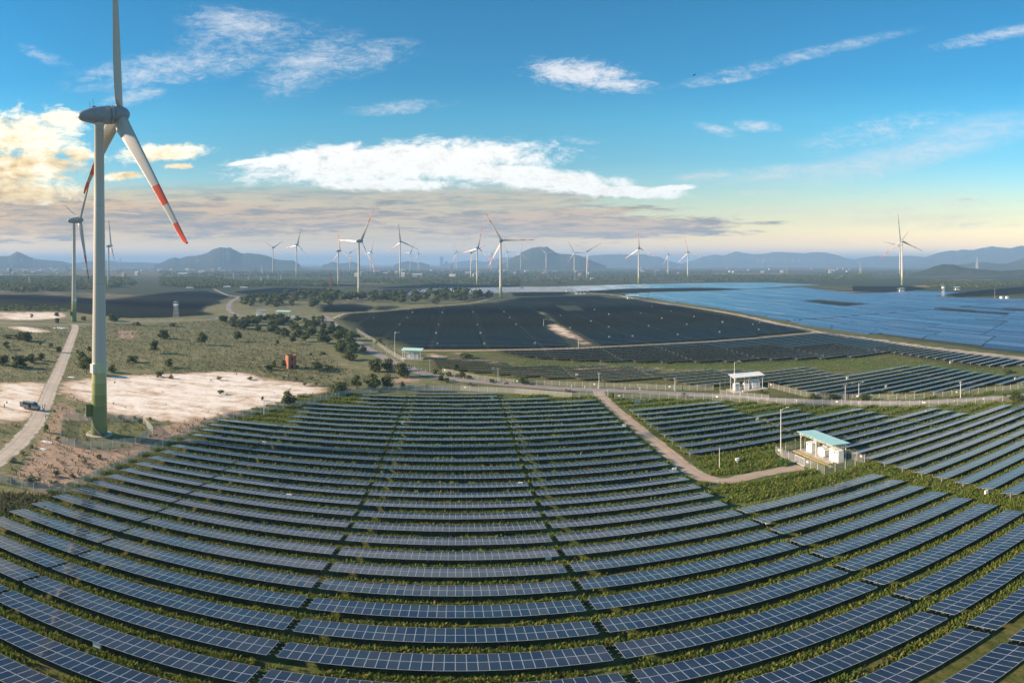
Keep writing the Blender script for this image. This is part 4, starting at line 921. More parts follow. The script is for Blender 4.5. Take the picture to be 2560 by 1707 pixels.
def fence(name, pts, label, group=None, h=2.1, step=3.0, arm=True, signs=0, wire='wire'):
    """pts are world points; posts every few metres, chain link between, Y-arm on top"""
    o = thing(name, label, 'fence', (pts[0].x, pts[0].y, gz(pts[0].x, pts[0].y)), 0, group); org = o.location.copy()
    pb = MB(); pb.tube((0, 0, -0.2), (0, 0, h), 0.055, n=6)
    if arm: pb.tube((0, 0, h), (0.18, 0.18, h+0.35), 0.025, n=4)
    pm = pb.mesh('fence_post', [M['pole']])
    for i in range(len(pts)-1):
        a_, c_ = pts[i], pts[i+1]; L = (c_-a_).length; k = max(1, round(L/step)); b = MB(); g_ = [a_.lerp(c_, q/k) for q in range(k+1)]
        ps = [Vector((q.x, q.y, gz(q.x, q.y)))-org for q in g_]
        for q in ps[:-1] if i < len(pts)-2 else ps:
            put('fence_post', pm, o, q)
        for q in range(k):
            u_, v_ = ps[q], ps[q+1]
            b.poly([u_+Vector((0, 0, 0.03)), v_+Vector((0, 0, 0.03)), v_+Vector((0, 0, h-0.05)), u_+Vector((0, 0, h-0.05))])
        b.obj('wire_mesh', M[wire], o)
        r = MB()
        for q in range(k): r.tube(ps[q]+Vector((0, 0, h-0.04)), ps[q+1]+Vector((0, 0, h-0.04)), 0.018, n=4, caps=False)
        r.obj('top_rail', M['grey'], o)
        if signs and i % signs == 0:
            m_ = (ps[0]+ps[1])*0.5; d = (ps[1]-ps[0]).normalized(); nrm = Vector((-d.y, d.x, 0))
            MB().add([m_-d*0.35+nrm*-0.05+Vector((0, 0, h-0.9)), m_+d*0.35+nrm*-0.05+Vector((0, 0, h-0.9)), m_+d*0.35+nrm*-0.05+Vector((0, 0, h-0.45)), m_-d*0.35+nrm*-0.05+Vector((0, 0, h-0.45))], [(0, 1, 2, 3)]).obj('sign_plate', M['white'], o)
    return o
def fpx(px): return [Vector((*P(*q)[:2], 0)) for q in px]
def pad(name, x0, x1, y0, y1, h, m):
    z = gz((x0+x1)/2, (y0+y1)/2)
    o = MB().box((x0, y0, z-0.3), (x1, y1, z+h)).obj(name, m); tag(o, None, None, kind='structure'); return z+h

# near shelter on the right, long side running away from the viewer
z = pad('gravel_yard', 73.2, 84.2, 95.7, 114.6, 0.05, simple('grey_gravel', (0.16, 0.15, 0.14), (0.26, 0.22, 0.19), 1.2, 0.95))
z2 = pad('concrete_pad', 78.0, 83.9, 98.6, 113.6, 0.20, M['concrete'])
kb = MB().box((77.3, 98.4, z-0.2), (77.95, 113.8, z+0.25)).obj('yellow_kerb', M['yellow']); tag(kb, None, None, kind='structure')
shelter(81.2, 107.0, math.pi/2, 14.0, 5.4, 4.6, M['teal'], 'open canopy with pale teal sheet roof over white cabinets in a fenced yard')
cabinet('inverter_cabinet', 'largest white cabinet with fans at the open end of the near shelter', 81.0, 101.5, z2, -math.pi/2, 3.4, 1.6, 3.0)
cabinet('transformer', 'white finned transformer in the middle of the near shelter', 81.0, 106.3, z2, -math.pi/2, 2.0, 1.7, 2.8, style=1)
cabinet('switch_cabinet', 'plain white cabinet at the far end of the near shelter', 80.6, 110.6, z2, -math.pi/2, 2.2, 1.6, 2.5)
fence('yard_fence', [Vector(q) for q in ((73, 95.5, 0), (84.4, 95.5, 0), (84.4, 114.8, 0), (73, 114.8, 0), (73, 106.6, 0))], 'chain-link fence round the near teal-roofed shelter', None, 2.2, 2.8, signs=1)
fence('yard_fence', [Vector(q) for q in ((73, 103.0, 0), (73, 95.5, 0))], 'chain-link fence stretch between the white gate and the yard corner', None, 2.2, 2.5, signs=1)
g = thing('yard_gate', 'white barred double gate where the dirt track meets the yard', 'gate', (73, 104.8, gz(73, 104.8)), 0)
for s_ in (-1, 1):
    lf = MB()
    for zz in (0.1, 2.0): MB().box((-0.03, s_*0.06, zz), (0.03, s_*1.78, zz+0.08)).obj('gate_rail', M['white'], g)
    for k in range(7): MB().box((-0.02, s_*(0.08+k*0.27)-0.02, 0.18), (0.02, s_*(0.08+k*0.27)+0.02, 2.0)).obj('bar', M['white'], g)
# second shelter beyond the road, white roof
z2 = pad('concrete_pad', 97.0, 111.5, 180.5, 187.5, 0.18, M['concrete'])
shelter(104.2, 184.3, R(-4), 13.0, 5.2, 5.4, M['white'], 'open canopy with white roof standing between the road and dark tables')
cabinet('switch_cabinet', 'white box cabinet under the road-side end of the white canopy', 99.6, 183.8, z2, 0, 2.2, 1.6, 2.6)
cabinet('transformer', 'white finned transformer under the white canopy', 103.6, 183.8, z2, 0, 1.9, 1.6, 2.7, style=1)
cabinet('inverter_cabinet', 'row of tall white fan cabinets under the white canopy', 107.6, 183.8, z2, 0, 3.4, 1.5, 3.0)
fence('yard_fence', fpx([(1922, 1000), (1800, 986), (1800, 967), (1836, 961)]), 'low chain-link fence before the white canopy', None, 1.8, 2.6)
# third shelter by the bend, teal roof
p = P(1031, 897); pad('concrete_pad', p.x-5.5, p.x+5.5, p.y-3.2, p.y+3.2, 0.18, M['concrete'])
shelter(p.x, p.y, R(-8), 10.5, 5.4, 4.6, M['teal'], 'teal-roofed canopy beside the asphalt road bend and scrub trees')
cabinet('inverter_cabinet', 'left white cabinet under the teal canopy at the road bend', p.x-2.0, p.y-0.3, gz(p.x, p.y)+0.18, 0, 2.4, 1.6, 3.0)
cabinet('inverter_cabinet', 'right white cabinet under the teal canopy at the road bend', p.x+1.6, p.y-0.9, gz(p.x, p.y)+0.18, 0, 2.8, 1.6, 3.0)
def station(px, py, Ln, roof_m, label, boxes, group=None, hcab=3.2):
    p = P(px, py); shelter(p.x, p.y, math.atan2(-p.x, p.y)*0.0, Ln, 6.0, 5.2, roof_m, label, False, group)
    for dx, ww in boxes: cabinet('inverter_cabinet', 'white cabinet under the '+label.split(' by ')[0].split(' at ')[0].split(' between ')[0], p.x+dx, p.y-1.0, p.z, 0, ww, 2.0, hcab, 'cabinets of '+label[:40])
station(708, 793, 13.0, M['teal'], 'long teal-roofed equipment shed by the distant road bend', [(-4.5, 3.0), (-0.5, 4.5), (9.5, 3.6)])
station(654, 790, 9.0, M['grey'], 'grey flat canopy left of the long teal shed', [(-2.5, 4.0), (3.6, 2.0)])
station(1425, 731, 17.0, M['grey'], 'far grey canopy at the edge of the pale tracker field', [(-4, 4), (3, 4)])
station(1452, 736, 20.0, M['grey'], 'far low canopy in front of the grey one by the trackers', [(-6, 3.4), (-1, 3.4), (5, 4)])
station(1581, 749, 18.0, M['teal'], 'far tip-of-field teal canopy at the left tip of the blue field', [(-5, 4), (3, 4)])
station(2253, 729, 14.0, M['teal'], 'far turbine-foot teal canopy between blue field and dark rows under the yellow-footed turbine', [(-3.5, 4), (3, 4)])
station(2392, 725, 14.0, M['teal'], 'far watchtower-side teal canopy by the right lattice watchtower', [(-3.5, 4), (3, 4)])
for q in ((2504, 747.5), (2518, 747.5)):
    p = P(*q); cabinet('equipment_container', 'white equipment container at the right edge of the blue field', p.x, p.y, p.z, 0, 5.0, 3.0, 3.6, 'white containers by the blue field')

# perimeter and other fences
fence('compound_fence', fpx([(151, 1108.6), (187, 1118), (226.7, 1124), (282, 1119), (338.6, 1113), (382.6, 1084.7), (357.8, 1057), (255, 1050), (164.5, 1051), (155, 1068), (151, 1108.6)]), 'chain-link compound fence round the big turbine foot', None, 2.2, 3.2, wire='wire_dense')
fence('perimeter_fence', fpx([(-60, 1196), (0, 1206), (84, 1230), (162.6, 1233), (229.6, 1202), (333, 1151), (440, 1103), (500, 1075), (560, 1048), (651, 1034), (709, 1021), (772, 1011), (830, 996), (879, 987), (950, 981), (1061, 976), (1152, 976.5), (1288, 983.5), (1429, 995), (1486, 993)]), 'long chain-link perimeter fence from the red dirt corner to the track gate', None, 2.1, 3.2, signs=4, wire='wire_dense')
fence('roadside_fence', fpx([(1537, 999), (1602, 999), (1671, 998.5), (1781, 1000.5), (1872, 1006.5), (1964, 1011), (2080, 1013.5), (2176, 1016.5), (2225, 1016), (2299, 1017), (2393, 1013), (2483, 1006.7), (2600, 997)]), 'chain-link fence along the near side of the road right of the track gate', None, 2.1, 3.0, signs=3)
fence('far_roadside_fence', fpx([(1106, 931), (1195, 949.5), (1284, 960), (1361, 963), (1476, 968), (1595, 971.5), (1664, 974.5), (1783, 976)]), 'chain-link fence on the far side of the road before the dark tables', None, 2.0, 3.2, signs=2)
fence('far_roadside_fence', fpx([(1921, 968), (2017, 993), (2132, 999), (2286, 998.5), (2380, 989.5), (2488, 979), (2600, 966)]), 'chain-link fence from the white canopy along the far road edge', None, 2.0, 3.2, signs=2)
fence('pale_fence', fpx([(891, 828), (915, 843), (938, 857), (967, 880), (1010, 905)]), 'pale fence beside the asphalt road above the bend canopy', None, 2.2, 3.0)
g = thing('track_gate', 'white barred gate across the top of the dirt track', 'gate', P(1503, 991), 0)
for k in range(9): MB().box((-2.6+k*0.62, -0.02, 0.1), (-2.56+k*0.62, 0.02, 2.1)).obj('bar', M['white'], g)
for zz in (0.1, 2.1): MB().box((-2.65, -0.03, zz), (2.45, 0.03, zz+0.07)).obj('rail', M['white'], g)
for xx in (-2.75, 2.5): MB().box((xx-0.1, -0.1, -0.2), (xx+0.1, 0.1, 2.5)).obj('gate_post', M['pole'], g)

# poles and lamps
def pole(px, py, top, label, lamp=False, group=None):
    p = P(px, py); h = (py-top)/F*math.hypot(p.x, p.y)*1.03
    o = thing('street_lamp' if lamp else 'utility_pole', label, 'street lamp' if lamp else 'pole', p, 0, group)
    if lamp:
        MB().tube((0, 0, -0.2), (0, 0, h), 0.11, 0.06, 8).obj('mast', M['white'], o)
        MB().tube((0, 0, h-1.2), (0.25, 0, h-0.4), 0.045, n=6).tube((0.25, 0, h-0.4), (0.7, 0, h-0.02), 0.04, n=6).tube((0.7, 0, h-0.02), (1.9, 0, h+0.12), 0.035, n=6).obj('arm', M['white'], o)
        MB().box((1.6, -0.14, h+0.06), (2.3, 0.14, h+0.2)).obj('lamp_head', M['white_box'], o)
    else:
        MB().box((-0.16, -0.13, -0.2), (0.16, 0.13, h*0.5)).box((-0.12, -0.10, h*0.5), (0.12, 0.10, h)).obj('mast', M['pole'], o)
        MB().box((-0.75, -0.06, h-0.45), (0.75, 0.06, h-0.33)).obj('crossarm', M['grey'], o)
        for q in (-0.65, 0, 0.65):
            x_ = MB().lathe([(0.03, h-0.33), (0.07, h-0.26), (0.04, h-0.2), (0.06, h-0.13), (0.02, h-0.06)], 6).obj('insulator', M['white'], o); x_.location.x = q
for q, lb in [((895.5, 845, 822), 'concrete pole by the pale fence above the bend'), ((933.7, 870.5, 853.5), 'short concrete pole half way down the pale fence'), ((967, 887.5, 860), 'concrete pole left of the bend canopy lamp'),
              ((1074, 930, 898), 'concrete pole at the road between bend canopy and field'), ((1245, 957, 920), 'concrete pole beside the road near the motorcyclist'), ((1497.6, 970.7, 930.5), 'concrete pole opposite the track gate'),
              ((1687.6, 977.6, 944), 'concrete pole between track gate and white canopy'), ((2113.5, 1000.5, 961), 'concrete pole between roadside bushes right of the white canopy'), ((2401.5, 994.7, 953), 'concrete pole by the orange dirt heap on the road'), ((803, 815, 796), 'lone concrete pole in the scrub wood')]:
    pole(*q, lb)
for q, lb in [((987, 892, 832), 'tall lamp post at the bend canopy'), ((1836, 975, 904), 'lamp post rising behind the white canopy'), ((1952, 1136, 1015), 'tall lamp post at the corner of the near shelter yard'), ((2147, 993, 957), 'small lamp post among tables right of the white canopy'), ((1359, 814, 798), 'lamp mast in the far dark field by the sand scar'), ((1446, 868, 848), 'lamp mast at the lower end of the sand scar'), ((2487, 745, 722), 'lamp mast near the white containers'), ((660, 1040, 1000), 'thin lamp mast inside the fence near the lone round tree')]:
    pole(*q, lb, True)
p = P(1798.6, 1172.7); o = thing('weather_mast', 'thin white mast on the grass by the track bend', 'mast', p, 0)
MB().tube((0, 0, -0.2), (0, 0, 5.3), 0.07, 0.05, 8).obj('mast', M['white'], o); MB().tube((-0.3, 0, 5.0), (0.3, 0, 5.0), 0.02, n=4).obj('crossbar', M['grey'], o)
p = P(1843, 1159); o = thing('meter_box', 'small white box on a post in the grass by the near shelter', 'electrical box', p, 0)
MB().box((-0.07, -0.07, -0.2), (0.07, 0.07, 0.8)).obj('post', M['pole'], o); MB().box((-0.38, -0.25, 0.8), (0.38, 0.25, 1.35)).box((-0.45, -0.32, 1.35), (0.45, 0.32, 1.42)).obj('box', M['white_box'], o)
for q in crop(*CG, [(455, 382), (535, 405), (585, 418), (725, 450), (815, 470), (920, 490), (1025, 505), (490, 440), (580, 465)])+crop(*CH, [(125, 385), (270, 392), (710, 405), (870, 412), (415, 398)])+crop(*CI, [(370, 455), (1105, 550), (1922, 580), (405, 425)])+crop(*CJ, [(190, 590), (810, 585), (1120, 580), (1405, 555)]):
    p = P(q[0], q[1]); o = MB().box((-0.1, -0.1, -0.1), (0.1, 0.1, 0.95)).box((-0.115, -0.115, 0.72), (0.115, 0.115, 0.86)).obj('marker_post', M['white'], loc=p)
    tag(o, 'short white marker post at the edge of the asphalt road', 'post', 'marker posts along the road')

# watchtowers, pylons, crane, brick hut, far buildings
def lattice(parent, h, w0, w1, m, n=5, r=0.06, name='lattice'):
    for sx, sy in ((-1, -1), (1, -1), (1, 1), (-1, 1)): MB().tube((sx*w0, sy*w0, -0.2), (sx*w1, sy*w1, h), r, n=4).obj('leg', m, parent)
    for k in range(n):
        z0, z1 = h*k/n, h*(k+1)/n; a_ = w0+(w1-w0)*k/n; c_ = w0+(w1-w0)*(k+1)/n; b = MB()
        cs = ((-1, -1), (1, -1), (1, 1), (-1, 1))
        for i in range(4):
            p_, q_ = cs[i], cs[(i+1) % 4]
            b.tube((p_[0]*a_, p_[1]*a_, z0), (q_[0]*c_, q_[1]*c_, z1), r*0.6, n=4); b.tube((q_[0]*a_, q_[1]*a_, z0), (p_[0]*c_, p_[1]*c_, z1), r*0.6, n=4); b.tube((p_[0]*c_, p_[1]*c_, z1), (q_[0]*c_, q_[1]*c_, z1), r*0.6, n=4)
        b.obj('cross_bracing', m, parent)
def watchtower(px, py, top, label):
    p = P(px, py); h = (py-top)/F*math.hypot(p.x, p.y); o = thing('watchtower', label, 'watchtower', p, 0)
    lattice(o, h*0.72, 2.0, 1.2, M['white'], 5, 0.07)
    MB().box((-1.8, -1.8, h*0.72), (1.8, 1.8, h*0.74)).box((-1.7, -1.7, h*0.74), (1.7, 1.7, h*0.82)).obj('cabin', M['white_box'], o)
    for sx in (-1.5, 1.5):
        for sy in (-1.5, 1.5): MB().box((sx-0.09, sy-0.09, h*0.82), (sx+0.09, sy+0.09, h*0.94)).obj('post', M['white'], o)
    MB().add([(-2.3, -2.3, h*0.94), (2.3, -2.3, h*0.94), (2.3, 2.3, h*0.94), (-2.3, 2.3, h*0.94), (0, 0, h)], [(0, 3, 2, 1), (0, 1, 4), (1, 2, 4), (2, 3, 4), (3, 0, 4)]).obj('roof', M['grey'], o)
watchtower(440, 794, 752, 'white lattice watchtower in front of the left dark solar field'); watchtower(2358, 741, 712, 'white lattice watchtower at the far edge of the blue field')
ME_PY = {}
def pylon(px, py, top, label, group):
    p = P(px, py); h = (py-top)/F*math.hypot(p.x, p.y); o = thing('transmission_pylon', label, 'pylon', p, random.uniform(-0.4, 0.4), group)
    lattice(o, h, h*0.10, h*0.018, M['grey'], 7, max(0.12, h*0.006))
    for k in (0.72, 0.82, 0.92):
        b = MB(); wd = h*0.15
        b.tube((-wd, 0, h*k), (wd, 0, h*k), h*0.006, n=4).tube((-wd, 0, h*k), (0, 0, h*(k+0.05)), h*0.004, n=4).tube((wd, 0, h*k), (0, 0, h*(k+0.05)), h*0.004, n=4).obj('crossarm', M['grey'], o)
for q in [(27, 719, 671), (167, 690, 665), (430, 684, 671), (480, 679, 663), (552, 683, 664), (597, 678, 667), (655, 686, 664), (640, 700, 672), (2443, 684, 643), (2359, 687, 673), (2151, 688, 657), (1637, 690, 663), (1967, 684, 654), (1437, 700, 676), (1128, 690, 662), (73, 715, 690)]:
    pylon(*q, 'grey lattice transmission pylon on the hazy plain', 'transmission pylons')
for k in range(16):
    x = random.uniform(575, 725); pylon(x, random.uniform(700, 706), random.uniform(684, 690), 'thin switchyard mast among pale sheds on the plain', 'switchyard masts')
p = P(826, 717); o = thing('crawler_crane', 'red crane with raised dark boom on the plain', 'crane', p, 0)
MB().box((-3, -2, 0), (3, 2, 3.2)).box((-3.6, -2.6, -0.1), (3.6, -1.4, 1.1)).box((-3.6, 1.4, -0.1), (3.6, 2.6, 1.1)).obj('crawler_base', M['red'], o)
b = MB()
for sx, sy in ((-1, -1), (1, -1), (1, 1), (-1, 1)): b.tube((sx*1.6, sy*1.2, 3.2), (sx*0.7, sy*0.7, 20), 0.35, n=4)
for k in range(7): z0 = 3.2+k*2.4; b.tube((-1.5+k*0.11, -1.0, z0), (1.5-k*0.11, -1.0, z0+2.4), 0.2, n=4).tube((1.5-k*0.11, 1.0, z0), (-1.5+k*0.11, 1.0, z0+2.4), 0.2, n=4)
b.obj('mast', M['red'], o)
MB().tube((0, 0, 20), (-2.5, 0, 29), 0.4, 0.25, 5).tube((0, 0, 20), (4.5, 0, 25), 0.3, 0.2, 5).tube((-2.5, 0, 29), (4.5, 0, 25), 0.08, n=4).obj('boom', M['dark'], o)
p = P(727, 920.5); o = thing('brick_hut', 'square orange brick hut two storeys high alone in the scrub', 'brick building', p, R(38))
hw_, hh_ = 1.95, 6.2
for i, (rx, wn) in enumerate(((0, True), (math.pi/2, True), (math.pi, False), (3*math.pi/2, False))):
    rot = Matrix.Rotation(rx, 4, 'Z'); wb_ = MB()
    def wbx(x0, x1, z0, z1): wb_.box((x0, -hw_, z0), (x1, -hw_+0.22, z1), 0, rot)
    ww = hw_ if i % 2 == 0 else hw_-0.224
    if wn:
        d1, d2 = (-0.55, 0.35)
        wbx(-ww, d1, -0.2, hh_); wbx(d2, ww, -0.2, hh_); wbx(d1, d2, 2.1, 4.0); wbx(d1, d2, 5.0, hh_)
        if i == 1: wbx(d1, d2, -0.2, 0.4)
    else: wbx(-ww, ww, -0.2, hh_)
    wl = wb_.obj('wall', M['brick'], o)
    MB().box((-ww, -hw_-0.035, 3.0), (ww, -hw_-0.002, 3.22), 0, rot).obj('ledge', M['brick'], wl)
MB().box((-hw_+0.23, -hw_+0.23, hh_-0.7), (hw_-0.23, hw_-0.23, hh_-0.5)).obj('roof_slab', M['brick_roof'], o); MB().box((-hw_+0.23, -hw_+0.23, 3.0), (hw_-0.23, hw_-0.23, 3.15)).obj('floor_slab', M['brick_roof'], o)
M['haze_wall'] = simple('pale_wall', (0.46, 0.43, 0.38), (0.38, 0.35, 0.32), 0.2, 0.9); M['roof_red'] = simple('red_roof', (0.36, 0.13, 0.07), (0.28, 0.10, 0.06), 0.3, 0.9); M['roof_grey'] = simple('grey_roof', (0.40, 0.40, 0.40), (0.30, 0.30, 0.31), 0.2, 0.8); M['glass'] = simple('dark_window', (0.05, 0.06, 0.07), None, 1, 0.2)
def house_proto(rm, w_, d_, h_):
    wl = MB().box((-w_/2, -d_/2, -0.3), (w_/2, d_/2, h_))
    for sx in (-1, 1): wl.add([(sx*w_/2, -d_/2, h_), (sx*w_/2, d_/2, h_), (sx*w_/2, 0, h_+d_*0.26)], [(0, 1, 2) if sx > 0 else (0, 2, 1)])
    rf = MB().add([(-w_/2-0.5, -d_/2-0.5, h_-0.1), (w_/2+0.5, -d_/2-0.5, h_-0.1), (w_/2+0.5, 0, h_+d_*0.28), (-w_/2-0.5, 0, h_+d_*0.28), (w_/2+0.5, d_/2+0.5, h_-0.1), (-w_/2-0.5, d_/2+0.5, h_-0.1)], [(0, 1, 2, 3), (3, 2, 4, 5)])
    wn = [MB().box((-w_/2+w_*(k+0.25)/3, -d_/2-0.05, h_*0.4), (-w_/2+w_*(k+0.65)/3, -d_/2-0.003, h_*0.8)).mesh('window', [M['glass']]) for k in range(3)]
    return wl.mesh('wall', [M['haze_wall']]), rf.mesh('roof', [rm]), wn
HP = [house_proto(M['roof_red'], 11, 8, 4), house_proto(M['roof_grey'], 16, 10, 4.5), house_proto(M['roof_grey'], 22, 10, 5), house_proto(M['roof_red'], 9, 8, 7), house_proto(M['roof_grey'], 12, 9, 7)]
def house(px, py, k, label, group, rz=None, s=1.0):
    p = P(px, py); o = thing('house', label, 'house', p, random.uniform(-0.5, 0.5) if rz is None else rz, group, s)
    wl, rf, wn = HP[k]; put('wall', wl, o); put('roof', rf, o)
    for q in wn: put('window', q, o)
for k in range(70): house(random.uniform(-10, 560), 672.5+abs(random.gauss(0, 7)), random.randrange(5), 'small pale house of the hazy town behind the left wood', 'houses of the left town', s=random.uniform(1.0, 1.7))
for k in range(34): house(random.uniform(880, 1480), random.uniform(676, 692), random.randrange(5), 'small house between hedges on the central plain', 'houses of the central plain', s=random.uniform(1.0, 1.6))
for k in range(34): house(random.uniform(1480, 2130), random.uniform(667, 684), random.randrange(5), 'small hazy house of the blue plain before the mountain range', 'houses of the right plain', s=random.uniform(0.9, 1.4))
for q, lb in [((568, 721), 'white farmhouse where the winding road reaches the plain'), ((610, 723), 'small white shed right of the farmhouse'), ((475, 724), 'low grey-roofed shed at the top of the left dark field'), ((1385, 697), 'long white hall on the plain below the cone mountain'), ((1482, 698), 'long pale hall right of the white hall'), ((2102, 693), 'white building at the far right wood edge'), ((2556, 682), 'white shed on the right plain')]:
    house(*q, 2, lb, None, 0.1, 0.62)
M['tower_block'] = simple('blue_grey_facade', (0.16, 0.18, 0.21), (0.12, 0.14, 0.17), 0.02, 0.6)
for x, y, t_, wd, lb in [(1104, 663.5, 640.5, 46, 'dark twin high-rise block far away on the horizon'), (1116, 663.5, 653, 50, 'lower block beside the far high-rise')]:
    a_ = (x-X0)/F; rho = 8000; h = CZ+rho*math.tan((YH-t_)/F); o = thing('tower_block', lb, 'high-rise', (rho*math.sin(a_), rho*math.cos(a_), 0), 0)
    for k in range(3 if t_ < 650 else 1):
        MB().box((-wd/2+k*wd/3 if t_ < 650 else -wd/2, -15, 0), (-wd/2+(k+1)*wd/3-1.5 if t_ < 650 else wd/2, 15, h*(1, .93, .97)[k])).obj('tower', M['tower_block'], o)
    for k in range(10): MB().box((-wd/2+1, -15.4, h*0.06+k*h*0.085), (wd/2-3, -15.02, h*0.06+k*h*0.085+h*0.04)).obj('window_band', M['glass'], o)

# ------------------------------------------------------------------ trees and bushes
def crown_mesh(name, m, h, wr, blobs, leaves, base, lsize, seed):
    r = np.random.default_rng(seed); cs = []
    for k in range(blobs):
        a_ = r.uniform(0, 2*np.pi); q = np.sqrt(r.uniform(0, 1))*0.74; zz = r.uniform(0, 1)
        env = math.sin(min(1.0, (zz*0.82+0.18))*math.pi)**0.55
        cs.append((math.cos(a_)*q*wr/2*env, math.sin(a_)*q*wr/2*env, base+(1-base)*(0.12+0.76*zz), r.uniform(0.13, 0.24)))
    cs = np.array(cs); k = r.integers(0, blobs, leaves); d = r.normal(size=(leaves, 3)); d /= np.linalg.norm(d, axis=1)[:, None]
    rad = cs[k, 3]*r.uniform(0.55, 1.08, leaves); c = cs[k, :3]+d*rad[:, None]*np.array([1.1*max(.7, min(wr, 1.4)), 1.1*max(.7, min(wr, 1.4)), 0.85]); c[:, 2] = np.maximum(c[:, 2], 0.03)
    nrm = d+r.normal(scale=0.6, size=(leaves, 3)); nrm /= np.linalg.norm(nrm, axis=1)[:, None]
    t1 = np.cross(nrm, r.normal(size=(leaves, 3))); t1 /= np.linalg.norm(t1, axis=1)[:, None]; t2 = np.cross(nrm, t1)
    s = lsize*r.uniform(0.6, 1.3, leaves)[:, None]
    V = np.stack([c-t1*s-t2*s*.3, c+t1*s*.2-t2*s, c+t1*s+t2*s*.3, c-t1*s*.2+t2*s], 1).reshape(-1, 3)*h
    return raw_mesh(name, V, np.arange(leaves*4).reshape(-1, 4), [m])
def trunk_mesh(h, base, wr, seed):
    r = random.Random(seed); b = MB(); top = base+0.25
    b.tube((0, 0, -0.1), (0.02, 0.01, top*0.6), 0.035, 0.024, 7); b.tube((0.02, 0.01, top*0.6), (0.01, 0.03, top+0.2), 0.024, 0.012, 6)
    for k in range(6):
        a_ = r.uniform(0, 6.28); z0 = top*r.uniform(0.35, 0.9); b.tube((0.015, 0.01, z0), (math.cos(a_)*wr*0.32, math.sin(a_)*wr*0.32, z0+r.uniform(0.2, 0.4)), 0.015, 0.006, 5)
    return b.mesh('trunk', [M['bark']])
SP = {}
def species(key, m, wr, blobs, leaves, base, ls, n=3):
    SP[key] = [(crown_mesh('crown', M[m], 1.0, wr, blobs, leaves, base, ls, hash(key) % 1000+k*17), trunk_mesh(1, base, wr, k), wr) for k in range(n)]
import zlib
_hash = hash
def hash(s): return zlib.crc32(str(s).encode())
species('bush', 'leaf', 1.35, 16, 1100, 0.05, 0.050, 4); species('tree', 'leaf', 0.95, 15, 1100, 0.22, 0.042, 4); species('low', 'leaf', 2.3, 16, 900, 0.02, 0.075, 3)
species('yel', 'leaf_y', 1.1, 10, 700, 0.08, 0.055, 2); species('green', 'leaf_g', 1.3, 12, 800, 0.03, 0.055, 2); species('pale', 'leaf_p', 1.2, 9, 500, 0.04, 0.06, 3); species('wood', 'leaf', 1.15, 10, 420, 0.10, 0.075, 5)
def tree(px, py, wpx, hpx, label, group=None, kind=None, name=None):
    p = P(px, py); rho = math.hypot(p.x, p.y); wd = wpx/F*rho; h = max(0.5, hpx/F*rho*1.02)
    if kind is None:
        q = wd/h; kind = 'low' if q > 1.75 else ('bush' if q > 1.05 else 'tree')
    cm, tm, wr = random.choice(SP[kind]); o = thing(name or ('bush' if kind in ('low', 'bush', 'pale', 'green', 'yel') else 'tree'), label, 'tree' if kind in ('tree', 'wood') else 'bush', (p.x, p.y, p.z), random.uniform(0, 6.28), group)
    sxy = wd/(wr*1.02)
    c = put('crown', cm, o); c.scale = (sxy, sxy, h); t_ = put('trunk', tm, o); t_.scale = (min(sxy, h), min(sxy, h), h)
    return o
def trees(c, items, label, group):
    s = c[2]
    for it in items:
        x, y = crop(*c, [it[:2]])[0]
        tree(x, y, it[2]/s, it[3]/s, it[5] if len(it) > 5 else label, None if len(it) > 5 else group, it[4] if len(it) > 4 else None)
trees(C8, [(160, 440, 110, 120), (620, 490, 70, 70, 'yel', 'yellow-green bush alone on the open scrub'), (805, 475, 100, 95), (590, 745, 80, 85, 'yel', 'yellow-green bush left of the brick hut'), (540, 778, 210, 70), (1020, 615, 40, 45), (1150, 592, 110, 30), (1090, 790, 160, 110, 'tree', 'dark round tree right of the brick hut'), (700, 752, 60, 100, 'tree', 'slim dark tree touching the brick hut'), (860, 757, 80, 40), (1220, 775, 200, 60),
           (1560, 1000, 150, 160), (1740, 1000, 230, 200), (1920, 1000, 210, 160), (1780, 800, 230, 170), (1950, 790, 210, 160), (2090, 860, 260, 180), (1350, 1062, 270, 175, 'bush', 'big dark bush at the tip of the white sand'), (760, 1215, 190, 210, 'tree', 'lone round leafy tree standing at the perimeter fence'),
           (305, 890, 70, 40, 'green'), (950, 965, 60, 45, 'pale'), (1090, 962, 80, 50, 'pale'), (2100, 980, 80, 70, 'pale'), (1830, 1035, 100, 70, 'pale'), (450, 1132, 50, 50, 'green'), (1830, 475, 115, 80), (700, 885, 70, 40, 'pale'), (850, 905, 60, 40, 'pale'), (1020, 890, 70, 45, 'pale'), (1920, 870, 100, 60, 'pale'), (1440, 1170, 60, 40, 'pale')],
      'dark scrub tree or bush on the open ground left of the road', 'scrub bushes left of the road')
trees(S1C, [(160, 657, 165, 62), (40, 712, 60, 50), (265, 697, 30, 30), (335, 702, 45, 30), (385, 733, 55, 42), (25, 815, 100, 70), (130, 828, 190, 80), (270, 787, 62, 52), (210, 800, 80, 60), (540, 795, 90, 72), (580, 745, 40, 52), (565, 875, 120, 115), (735, 865, 75, 55), (865, 797, 125, 45), (1010, 738, 78, 78), (1100, 832, 70, 62, 'yel', 'yellow-green bush beyond the white sand'), (1070, 643, 95, 68), (1315, 685, 82, 80), (1552, 663, 62, 64), (1040, 893, 85, 36), (1430, 915, 40, 28, 'pale'), (1630, 915, 40, 24, 'pale'), (1115, 905, 45, 30, 'pale'), (370, 497, 40, 30), (372, 543, 42, 36), (205, 508, 30, 26), (740, 528, 95, 55), (545, 523, 60, 26), (890, 557, 75, 22), (1130, 562, 75, 22), (1440, 1008, 60, 30, 'pale'), (505, 740, 30, 26), (100, 640, 220, 30)],
      'dark bush on the scrubland round the big turbine', 'bushes on the left scrubland')
